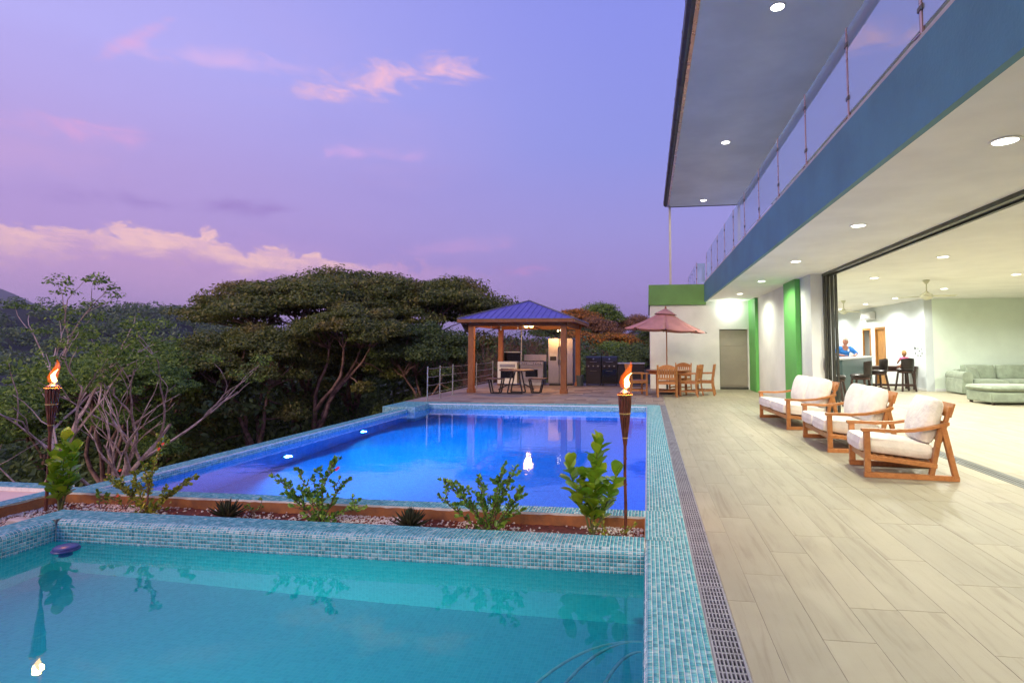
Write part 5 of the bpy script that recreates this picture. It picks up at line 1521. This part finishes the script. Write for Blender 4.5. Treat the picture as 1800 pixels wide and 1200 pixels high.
# ---------------------------------------------------------------- planting
def leaf_mesh(L, Wd, n=6, cup=.12, tip=.0):
    """obovate leaf along +x from the origin, blade in xy, slightly cupped"""
    m_ = MB(); V = []; F = []
    for i in range(n + 1):
        f = i / n; wd = Wd * (math.sin(PI * min(1, f ** 1.35 * .98)) ** .75) * .5 if f > 0 else .002
        wd = max(wd, .0015)
        z = -tip * L * f * f
        V += [(L * f, -wd, z + cup * wd), (L * f, 0, z), (L * f, wd, z + cup * wd)]
    for i in range(n):
        for j in range(2): F.append((i * 3 + j, i * 3 + 3 + j, i * 3 + 4 + j, i * 3 + 1 + j))
    m_.add(V, F); return m_
def clusia(loc, label, stems, seed, lsize=.105):
    rr = random.Random(seed)
    t = thing('clusia_plant', label, 'plant', loc)
    src = None
    for (bx, by, tx, ty, hz, nl) in stems:
        pts = [Vector((bx + (tx - bx) * f + .012 * math.sin(f * 5), by + (ty - by) * f, hz * f)) for f in (0, .3, .6, 1)]
        m_ = MB(); m_.tube(pts, [.010, .008, .006, .003], 6); m_.build('stem', 'stem_green', t, 60)
        for k in range(nl):
            f = .22 + .78 * (k + .5) / nl
            i = min(2, int(f * 3)); p = Vector((bx + (tx - bx) * f, by + (ty - by) * f, hz * f))
            a = k * 2.4 + rr.uniform(-.4, .4); pitch = R(rr.uniform(-60, -25)) if f < .9 else R(rr.uniform(-85, -60))
            sc_ = rr.uniform(.8, 1.2) * (1 - .12 * f)
            if src is None:
                src = leaf_mesh(lsize, lsize * .66, 8, .25, .12).build('leaf', 'leaf_fleshy', t, 60)
                o = src; o.location = p
            else:
                o = inst(src, t, p)
            o.rotation_euler = (rr.uniform(-.5, .5), pitch, a); o.scale = (sc_,) * 3
    return t
clusia((-.47, 4.66, -.1), 'large clusia with broad rounded green leaves beside the right torch',
       [(0, 0, .06, .0, .76, 34), (-.01, .0, -.20, .02, .56, 28), (.01, 0, .22, -.02, .50, 24), (0, .01, .02, -.06, .42, 18), (0, 0, -.08, .05, .44, 16)], 3, .15)
clusia((-5.52, 4.6, -.1), 'bright yellow-green clusia in front of the left torch', [(0, 0, .02, .0, .66, 28), (-.01, 0, -.13, .02, .50, 20), (.01, 0, .13, 0, .58, 22), (0, 0, -.04, -.06, .36, 14)], 8, .14)
def flower_shrub(loc, label, tips, seed, mat, flowers, fmat='flower_pink', lf=.04, base=True):
    rr = random.Random(seed)
    t = thing('flowering_shrub', label, 'shrub', loc)
    st = MB(); lv_V = []; lv_F = []
    def leafq(p, d, s):
        d = d.normalized(); side = d.cross(Vector((rr.uniform(-1, 1), rr.uniform(-1, 1), rr.uniform(-.2, 1)))).normalized(); nrm = side.cross(d)
        k = len(lv_V)
        for q in (p, p + d * s * .35 + side * s * .26 + nrm * s * .05, p + d * s * .75 + side * s * .24 + nrm * s * .03, p + d * s * 1.0 - nrm * .1 * s, p + d * s * .75 - side * s * .24 + nrm * s * .03, p + d * s * .35 - side * s * .26 + nrm * s * .05):
            lv_V.append(q)
        lv_F.append((k, k + 1, k + 2, k + 3)); lv_F.append((k, k + 3, k + 4, k + 5))
    def branch(p0, p1, r0, lvl):
        n = 5; mid = (p0 + p1) / 2 + Vector((rr.uniform(-.03, .03), rr.uniform(-.03, .03), rr.uniform(0, .03)))
        pts = [p0.lerp(mid, f * 2) if f < .5 else mid.lerp(p1, f * 2 - 1) for f in [i / n for i in range(n + 1)]]
        st.tube(pts, [r0 * (1 - .75 * i / n) for i in range(n + 1)], 5)
        L = (p1 - p0).length; d = (p1 - p0).normalized(); m = max(3, int(L / .021))
        for i in range(m):
            f = (i + .5) / m
            if f < .25 and lvl == 0: continue
            p = p0.lerp(mid, f * 2) if f < .5 else mid.lerp(p1, f * 2 - 1)
            for _ in range(2):
                leafq(p, d * .5 + Vector((rr.uniform(-1, 1), rr.uniform(-1, 1), rr.uniform(-.4, .8))), lf * rr.uniform(.7, 1.25))
        for _ in range(4): leafq(p1, d + Vector((rr.uniform(-.8, .8), rr.uniform(-.8, .8), rr.uniform(-.2, .6))), lf * rr.uniform(.7, 1.2))
        if lvl < 1:
            for i in range(int(L / .075)):
                f = rr.uniform(.3, .95); p = p0.lerp(mid, f * 2) if f < .5 else mid.lerp(p1, f * 2 - 1)
                branch(p, p + (d * .7 + Vector((rr.uniform(-.8, .8), rr.uniform(-.6, .6), rr.uniform(-.1, .6)))).normalized() * rr.uniform(.06, .15), r0 * .5, lvl + 1)
    for tip in tips:
        branch(Vector((rr.uniform(-.02, .02), rr.uniform(-.02, .02), 0)), Vector(tip), .007, 0)
    if base:
        for _ in range(90): leafq(Vector((rr.gauss(0, .07), rr.gauss(0, .05), rr.uniform(.0, .10))), Vector((rr.uniform(-1, 1), rr.uniform(-1, 1), rr.uniform(0, 1))), lf * 1.3)
    st.build('stems', 'twig_red', t, 60)
    m_ = MB(); m_.add(lv_V, lv_F); m_.build('foliage', mat, t, kind='stuff')
    for fp in flowers:
        fo = None
        m_ = MB()
        for k in range(5):
            a = k * 2 * PI / 5; c = Vector(fp)
            d = Vector((math.cos(a), math.sin(a) * .5, math.sin(a) * .8)) * .017; s = Vector((-math.sin(a), math.cos(a) * .5, math.cos(a) * .8)) * .009
            m_.add([c, c + d * .6 + s, c + d + Vector((0, -.004, 0)), c + d * .6 - s], [(0, 1, 2, 3)])
        m_.build('flower', fmat, t)
    return t
flower_shrub((-4.60, 4.62, -.1), 'open golden-green shrub with red flowers at the left of the bed', [(-.42, 0, .34), (.10, .02, .66), (.46, .0, .36), (-.2, .05, .3), (.25, -.03, .22), (-.05, 0, .42)], 21, 'leaf_shrub_gold', [(.14, -.01, .655), (-.30, -.01, .40), (.11, -.02, .61)], 'flower_red')
flower_shrub((-2.85, 4.58, -.1), 'dark leaved shrub with pink flowers in the middle of the bed', [(-.40, 0, .40), (-.24, .02, .46), (.12, .0, .56), (.20, 0, .36), (.42, .0, .17), (-.1, .05, .35), (.05, -.04, .3), (-.3, -.02, .25)], 22, 'leaf_shrub', [(.17, -.02, .50), (.15, -.01, .485), (.10, -.02, .53)], 'flower_pink')
flower_shrub((-1.32, 4.56, -.1), 'full leafy green shrub right of the middle of the bed', [(-.38, 0, .42), (-.44, .02, .28), (-.1, .02, .46), (.10, .0, .52), (.22, 0, .55), (.28, .0, .36), (.26, .04, .18), (-.05, -.05, .3), (.1, -.04, .4), (-.25, .05, .3)], 23, 'leaf_shrub', [])
flower_shrub((-4.95, 4.74, -.1), 'low sprig of leaves between the left clusia and golden shrub', [(-.1, 0, .12), (.06, 0, .14), (.16, 0, .09)], 31, 'leaf_shrub_gold', [(-.09, -.01, .13)], 'flower_red', .035, False)
flower_shrub((-5.22, 4.74, -.1), 'small leafy seedling by the left clusia', [(-.06, 0, .12), (.05, 0, .12)], 32, 'leaf_shrub', [], 'flower_red', .035, False)
flower_shrub((-3.62, 4.75, -.1), 'small leafy seedling behind the dark agave', [(-.08, 0, .07), (.08, 0, .07)], 33, 'leaf_shrub', [], 'flower_red', .03, False)
flower_shrub((-.30, 4.5, -.1), 'low dry weedy tuft at the foot of the right torch', [(-.16, 0, .08), (.12, 0, .09), (-.05, -.05, .07)], 34, 'leaf_shrub_gold', [], 'flower_red', .028, False)
def agave(loc, label, seed, R0):
    rr = random.Random(seed); t = thing('agave_plant', label, 'plant', loc, 0, 'spiky rosettes in the bed')
    m_ = MB(); V = []; F = []; n = 6; L = R0
    for i in range(n + 1):
        f = i / n; wd = R0 * .105 * (1 - f) ** .8 * (1 + 1.4 * f) * .62 + .0006; z = .22 * L * f * f
        V += [(L * f, -wd, z + wd * .7), (L * f, 0, z), (L * f, wd, z + wd * .7), (L * f, 0, z - wd * .55)]
    for i in range(n):
        for j in range(4): F.append((i * 4 + j, i * 4 + (j + 1) % 4, i * 4 + 4 + (j + 1) % 4, i * 4 + 4 + j))
    m_.add(V, F); src = m_.build('leaf', 'leaf_agave', t, 40)
    for k in range(62):
        f = k / 62; o = src if k == 0 else inst(src, t)
        o.location = (0, 0, .02 + .02 * f)
        o.rotation_euler = (rr.uniform(-.2, .2), -R(8 + 74 * f ** 1.1 + rr.uniform(-7, 7)), k * 2.39996)
        s = (1.0 - .32 * f) * rr.uniform(.85, 1.1); o.scale = (s, s, s)
    return t
agave((-3.78, 4.62, -.105), 'dark spiky agave on the red mulch, left one', 4, .19)
agave((-2.02, 4.58, -.105), 'spiky green-grey agave right of the pink flowered shrub', 5, .20)

# ================================================================== trees
def leaf_cloud(puffs, n, size, seed, flat=.45, upbias=.5, shell=.5):
    """leaf quads through the puffs' volumes, thicker on the upper shell"""
    g = np.random.default_rng(seed)
    P = np.array(puffs, float)                     # cx cy cz rx ry rz
    wgt = (P[:, 3] * P[:, 4] * P[:, 5]) ** (2 / 3); wgt /= wgt.sum()
    idx = g.choice(len(P), n, p=wgt)
    d = g.normal(size=(n, 3)); d /= np.linalg.norm(d, axis=1)[:, None]
    low = d[:, 2] < 0
    d[low, 2] *= flat
    r = shell + (1 - shell) * g.random(n) ** .6
    fuzz = 1 + .22 * np.sin(d[:, 0] * 9 + idx * 1.7) * np.sin(d[:, 1] * 8 + idx) + g.normal(size=n) * .07
    c = P[idx, :3] + d * P[idx, 3:] * (r * fuzz)[:, None]
    nr = d * .6 + g.normal(size=(n, 3)) * .55 + np.array([0, 0, upbias]); nr /= np.linalg.norm(nr, axis=1)[:, None]
    t = np.cross(nr, g.normal(size=(n, 3))); t /= np.linalg.norm(t, axis=1)[:, None]
    b = np.cross(nr, t)
    s = size * g.uniform(.55, 1.4, n)
    t *= s[:, None]; b *= (s * .5)[:, None]
    V = np.stack([c - t, c + b, c + t, c - b], axis=1)   # diamond leaf
    return V.reshape(-1, 3), np.arange(4 * n).reshape(-1, 4)

def limb(mb, p0, p1, r0, r1, g, n=6, wob=.08, sag=0.0, nn=7):
    p0 = Vector(p0); p1 = Vector(p1); L = (p1 - p0).length
    pts = []; ph = [g.uniform(0, 6) for _ in range(3)]
    for i in range(n + 1):
        f = i / n; p = p0.lerp(p1, f)
        k = math.sin(PI * f) * L * wob
        p += Vector((math.sin(5 * f + ph[0]) * k, math.sin(4 * f + ph[1]) * k, math.sin(3 * f + ph[2]) * k * .6 + sag * math.sin(PI * f) * L))
        pts.append(p)
    mb.tube(pts, [r0 + (r1 - r0) * (i / n) ** .8 for i in range(n + 1)], nn)
    return pts

def umbrella_tree(name, label, base, top, crx, cry, crz, n, leaf, mat, seed, puffs=26, forks=3, bark='bark_pink', trunk_r=.28, lean=(0, 0), group='wood beyond the pool', fork_h=.35, dome=1.0, pr=(.20, .35), skirt=.55):
    """base: ground point; top: crown centre; crx.. crown half sizes"""
    g = random.Random(seed); puffs = int(puffs * 1.5)
    t = thing(name, label, 'tree', base, 0, group)
    C = Vector(top) - Vector(base)
    pf = []
    for k in range(puffs):
        # spread over the dome: golden spiral from the crown's top out to its skirt
        f = (k + .5) / puffs; a = k * 2.39996 + g.uniform(-.25, .25); rad = math.sqrt(f) * .92
        x, y = rad * math.cos(a) * crx, rad * math.sin(a) * cry
        z = crz * (dome * math.sqrt(max(0, 1 - rad * rad)) - .35) + g.uniform(-.16, .16) * crz
        s = g.uniform(*pr); 
        pf.append((C.x + x, C.y + y, C.z + z, s * crx * g.uniform(.9, 1.25), s * cry * g.uniform(.9, 1.25), s * crz * g.uniform(.5, .8)))
    for k in range(int(puffs * skirt)):
        a = g.uniform(0, 2 * PI); rad = g.uniform(.45, 1.0); s = g.uniform(*pr)
        pf.append((C.x + rad * math.cos(a) * crx * .95, C.y + rad * math.sin(a) * cry * .95, C.z - crz * g.uniform(.35, 1.15), s * crx * .8, s * cry * .8, s * crz * .7))
    V, F = leaf_cloud(pf, int(n * 1.35 * (1 + skirt * .6)), leaf * .68, seed)
    fast_mesh('crown', V, F, mat, t)
    mb = MB()
    fk = Vector((lean[0], lean[1], C.z * fork_h))
    limb(mb, (0, 0, -.3), fk, trunk_r, trunk_r * .75, g, 6, .05)
    mains = []
    for i in range(forks):
        a = 2 * PI * i / forks + g.uniform(-.4, .4)
        e = Vector((C.x + crx * .42 * math.cos(a), C.y + cry * .42 * math.sin(a), C.z - crz * .15))
        pts = limb(mb, fk, e, trunk_r * .55, trunk_r * .22, g, 7, .07)
        mains.append(pts)
    for q in pf:
        p = Vector(q[:3])
        best = min((pt for m in mains for pt in m[2:]), key=lambda pt: (pt - p).length)
        limb(mb, best, p + Vector((0, 0, -q[5] * .2)), trunk_r * .17, trunk_r * .05, g, 4, .08, nn=5)
        for _ in range(3):
            limb(mb, p + Vector((0, 0, -q[5] * .2)), p + Vector((g.uniform(-1, 1) * q[3] * .8, g.uniform(-1, 1) * q[4] * .8, g.uniform(.0, .8) * q[5])), trunk_r * .05, .008, g, 3, .1, nn=4)
    mb.build('trunk', bark, t, 60)
    return t
def gz_(x, y): return ground_z(x, y)
def T_(name, label, top, half, n, leaf, mat, seed, **k):
    bx, by = k.pop('at', (top[0], top[1]))
    return umbrella_tree(name, label, (bx, by, gz_(bx, by)), (top[0], top[1], top[2] - half[2] * .62), *half, n, leaf, mat, seed, **k)
T_('rain_tree', 'broadest dark spreading tree, its flat crown highest left of centre', (-22.8, 33.6, 5.2), (6.5, 5.2, 3.2), 64000, .15, 'leaf_rain', 1, puffs=40, forks=5, trunk_r=.42, skirt=.35)
T_('rain_tree', 'tall spreading tree behind the middle of the wood', (-20.0, 35.8, 5.8), (5.2, 4.2, 3.1), 40000, .15, 'leaf_rain', 2, puffs=28, forks=4, trunk_r=.36, skirt=.35)
T_('rain_tree', 'domed tree whose crown ends beside the pavilion roof', (-15.2, 38.2, 5.4), (5.3, 4.4, 3.6), 46000, .15, 'leaf_rain', 3, puffs=32, forks=4, trunk_r=.38, skirt=.35)
T_('rain_tree', 'rounder tree in front of the wood with forked pinkish trunks', (-16.4, 29.2, 3.3), (3.2, 3.0, 2.5), 34000, .12, 'leaf_rain', 4, puffs=24, forks=4, trunk_r=.25, at=(-18.6, 28.4), lean=(.3, .2), skirt=.15)
T_('rain_tree', 'brown-green tree over the left end of the pool wall', (-21.8, 27.6, 1.7), (3.9, 3.2, 3.2), 34000, .12, 'leaf_rain', 5, puffs=26, forks=4, trunk_r=.27, at=(-20.5, 27.0), skirt=.2)
T_('rain_tree', 'lower dark tree just left of the pavilion', (-12.9, 30.8, 2.0), (2.9, 2.6, 2.9), 26000, .12, 'leaf_dark', 6, puffs=22, forks=3, trunk_r=.22)
T_('rain_tree', 'orange tinged tree halfway down the slope', (-28.2, 29.6, .9), (3.8, 3.4, 2.6), 30000, .13, 'leaf_rain', 7, puffs=24, forks=4, trunk_r=.25)
T_('rain_tree', 'pale topped tree far down the slope behind the bare tree', (-43.0, 39.5, .6), (4.6, 4, 2.2), 26000, .17, 'leaf_bright', 8, puffs=24, forks=4, trunk_r=.3)
T_('rain_tree', 'leafy tree low on the slope below the orange tinged one', (-22.6, 20.6, .7), (3.0, 2.6, 2.0), 26000, .10, 'leaf_bright', 9, puffs=22, forks=4, trunk_r=.2)
T_('rain_tree', 'fresh green tree low in the valley at the left', (-33.0, 26.5, -.6), (3.4, 3.2, 1.8), 24000, .13, 'leaf_bright', 10, puffs=22, forks=4, trunk_r=.2)
T_('rain_tree', 'low dark tree under the broad crown', (-25.5, 26.0, 1.2), (3.6, 3.0, 2.0), 26000, .12, 'leaf_bright', 11, puffs=22, forks=4, trunk_r=.2)
# pale, nearly bare tree at the left
def bare_tree(name, label, loc, hgt, seed, bark, r0, spread, depth, group, stems=3, leaves=None, leafsize=.07, crown_mat='leaf_bright'):
    g = random.Random(seed); t = thing(name, label, 'tree' if leaves else 'shrub', loc, 0, group)
    mb = MB(); tips = []
    def grow(p, d, L, r, lv):
        pts = [p]; q = p.copy(); dd = d.copy(); n = 4
        for i in range(n):
            dd = (dd + Vector((g.uniform(-.32, .32), g.uniform(-.32, .32), g.uniform(-.08, .2)))).normalized()
            q = q + dd * (L / n); pts.append(q.copy())
        mb.tube(pts, [max(.004, r * (1 - .45 * i / n)) for i in range(n + 1)], 6 if lv < 2 else 4, caps=False)
        tips.append((q, lv))
        if lv < depth:
            for k in range(g.choice((2, 2, 3))):
                nd = (dd + Vector((g.uniform(-1, 1) * spread, g.uniform(-1, 1) * spread, g.uniform(-.2, .45)))).normalized()
                grow(pts[g.choice((2, 3, 4, 4))], nd, L * g.uniform(.58, .85), r * .55, lv + 1)
    for k in range(stems):
        a = 2 * PI * k / stems + g.uniform(-.5, .5)
        grow(Vector((.06 * math.cos(a), .06 * math.sin(a), -.1)), Vector((math.cos(a) * spread * .5, math.sin(a) * spread * .5, 1)).normalized(), hgt * (.40 if leaves else .34), r0, 0)
    mb.build('trunk', bark, t, 60)
    if leaves:
        zt = sorted(p.z for p, l in tips)[int(len(tips) * .45)]
        pf = [(p.x + g.uniform(-.2, .2), p.y, p.z + g.uniform(-.2, .25), .26 + .26 * g.random(), .34, .12 + .16 * g.random()) for p, l in tips if l >= depth - 1 and p.z > zt]
        V, F = leaf_cloud(pf, leaves, leafsize, seed)
        fast_mesh('crown', V, F, crown_mat, t)
    return t
bare_tree('pale_tree', 'sparse tree with pale bare limbs behind the left torch', (-17.2, 13.9, gz_(-17.2, 13.9)), 9.2, 5, 'bark_pale', .16, .6, 4, 'wood beyond the pool', 3, 6000, .055)
bare_tree('pale_tree', 'slim leaning pale tree at the left picture edge', (-20.6, 13.2, gz_(-20.6, 13.2)), 7.6, 12, 'bark_pale', .085, .55, 4, 'wood beyond the pool', 2, 5000, .055)
BS = [((-8.7, 23.6), 2.9, 'first bare reddish thicket behind the cable railing'), ((-7.4, 24.6), 3.4, 'tall bare reddish thicket behind the left pavilion post'), ((-6.0, 24.2), 3.5, 'bare reddish thicket behind the pale cooker'),
      ((-4.9, 24.8), 3.4, 'bare reddish thicket behind the range'), ((-9.8, 22.3), 2.3, 'low bare thicket beyond the corner of the pool'), ((-6.9, 22.9), 2.6, 'scrubby bare bush at the patio rear corner')]
for k, ((x, y), h_, lb) in enumerate(BS):
    bare_tree('bare_shrub', lb, (x, y, gz_(x, y) + .1), h_ * 1.25, 40 + k, 'twig_red', .03, .75, 4, 'bare thickets behind the pavilion', 7)
# flowering hillside to the north
HT = [((-6.3, 79.7, 6.9), (3.0, 3, 3.2), 'leaf_bright', 'upright green tree topping the rise right of the pavilion'), ((-9.4, 74.5, 6.1), (3.0, 3, 1.9), 'leaf_orange', 'orange flowering tree peeking over the pavilion eave'),
      ((-6.4, 71.0, 4.5), (2.9, 3, 2.2), 'leaf_rust', 'rust brown tree below the upright green one'), ((-1.4, 80.0, 5.2), (3.2, 3, 2.4), 'leaf_rust', 'brown tree beside the house wall'),
      ((-7.6, 62.0, 2.7), (2.4, 2.5, 1.7), 'leaf_orange', 'orange crowned tree right of the pavilion post'), ((-3.2, 62.0, 2.5), (2.9, 2.6, 1.8), 'leaf_orange', 'wide orange tinted tree behind the grills'),
      ((-3.0, 55.0, 1.4), (2.0, 2, 1.9), 'leaf_bright', 'bright green tree behind the second grill'), ((-6.0, 52.0, .9), (2.0, 2, 1.7), 'leaf_rust', 'small rusty tree above the first grill'),
      ((-1.0, 50.0, 1.0), (1.9, 2, 1.8), 'leaf_dark', 'dark green tree behind the umbrella edge'), ((-10.5, 66, 4.2), (3.2, 3, 2.4), 'leaf_dark', 'dark tree seen through the pavilion'),
      ((2.0, 58, 3.2), (3, 3, 2.4), 'leaf_dark', 'dark tree touching the white house wall'), ((-11.5, 46, 1.6), (2.8, 2.6, 1.9), 'leaf_dark', 'dark tree between pavilion posts')]
for k, (tp, hf, mt, lb) in enumerate(HT):
    T_('hillside_tree', lb, tp, hf, 11000, .16, mt, 60 + k, puffs=18, forks=3, trunk_r=.14, group='trees on the rise behind the patio', bark='bark_pink', pr=(.3, .48))
# dense low growth covering the slope
def undergrowth():
    g = random.Random(77); pf = []
    while len(pf) < 620:
        x = g.uniform(-48, -6.9); y = g.uniform(1.5, 42)
        if x > -11 and y > 13.2 and y < 22: 
            if x > -7.4: continue
        d = math.hypot(x, y)
        if y / max(.1, -x) < .30: continue
        s = g.uniform(.5, 1.2) * (.7 + d * .012)
        pf.append((x, y, ground_z(x, y) + s * .45, s, s, s * g.uniform(.6, 1.0)))
    for _ in range(90):
        x = g.uniform(-14, -0.2); y = g.uniform(22.9, 46); s = g.uniform(.5, 1.1)
        pf.append((x, y, ground_z(x, y) + s * .35, s, s, s * .8))
    V, F = leaf_cloud(pf, 200000, .10, 78, shell=.35)
    o = fast_mesh('undergrowth', V, F, 'leaf_dark', kind='stuff')
    tag(o, 'dense dark scrub covering the slope below the trees', 'undergrowth')
undergrowth()
def thicket():
    g = random.Random(91); pf = []
    while len(pf) < 420:
        a = R(g.uniform(-62, -6)); d = g.uniform(34, 78)
        x, y = d * math.sin(a), d * math.cos(a)
        s = g.uniform(1.5, 3.2)
        top = (-4.5 if a < R(-44) else -1.0) + (d - 34) * .03 + (1.6 if a > R(-30) else 0)
        z = g.uniform(ground_z(x, y) + s * .3, top)
        pf.append((x, y, z, s, s, s * g.uniform(.5, .75)))
    V, F = leaf_cloud(pf, 150000, .17, 92, shell=.45)
    o = fast_mesh('thicket', V, F, 'leaf_dark', kind='stuff')
    tag(o, 'mass of dark foliage filling the gaps behind the tree trunks', 'thicket')
thicket()
# wooded hill and the far blue mountain
def hill_z(x, y):
    q = (x + 290) * .72 + (y - 275) * .69; u = -(x + 290) * .69 + (y - 275) * .72
    r = 29 * math.exp(-((u) / 95) ** 2) * (0.78 + .22 * math.sin(q * .028 + 2.0) + .08 * math.sin(q * .09))
    return -7 + r * (1 / (1 + math.exp((q - 190) / 40)))
def hill():
    V = []; n = 60
    for j in range(n):
        for i in range(n):
            x = -620 + 560 * i / (n - 1); y = 90 + 420 * j / (n - 1); V.append((x, y, hill_z(x, y) - .5))
    F = [(j * n + i, j * n + i + 1, (j + 1) * n + i + 1, (j + 1) * n + i) for j in range(n - 1) for i in range(n - 1)]
    fast_mesh('hill', V, F, 'hill_soil', kind='structure', smooth=True)
    g = random.Random(5); pf = []
    while len(pf) < 1500:
        x = g.uniform(-560, -110); y = g.uniform(110, 400)
        z = hill_z(x, y)
        s = g.uniform(2.6, 5.6)
        pf.append((x, y, z + s * .5, s, s, s * g.uniform(.6, .85)))
    V, F = leaf_cloud(pf, 150000, .75, 6, shell=.6)
    o = fast_mesh('forest', V, F, 'leaf_hill', kind='stuff')
    tag(o, 'hazy forest covering the distant low hill', 'forest')
hill()
def mountain():
    V = []; n = 40
    for j in range(n):
        for i in range(n):
            u = -1 + 2 * i / (n - 1); v = -1 + 2 * j / (n - 1)
            x = -2500 + 960 * u * .8 - 260 * v; y = 1730 + 580 * v + 450 * u
            z = -40 + 300 * math.exp(-(u * 1.9 + .25) ** 2) * math.exp(-(v * 1.5) ** 2) + 14 * math.sin(u * 9 + 2) * math.sin(v * 7) * math.exp(-(u * 1.5) ** 2)
            V.append((x, y, z))
    F = [(j * n + i, j * n + i + 1, (j + 1) * n + i + 1, (j + 1) * n + i) for j in range(n - 1) for i in range(n - 1)]
    o = fast_mesh('mountain', V, F, 'mountain_cover', kind='structure', smooth=True)
mountain()
# evening air
T = mat_base('evening_haze')
vol = T.node('ShaderNodeVolumePrincipled', {'Color': (0.94, 0.90, 1.0, 1), 'Density': 0.0002, 'Anisotropy': 0.2})
T.node('ShaderNodeOutputMaterial', {'Volume': vol}, None)
if HAZE:
    m_ = MB(); m_.box((-9500, -3500, -70), (9500, 12500, 300)); hz = m_.build('haze', 'evening_haze', None, kind='stuff')
    tag(hz, 'thin violet evening haze over the valley', 'haze')
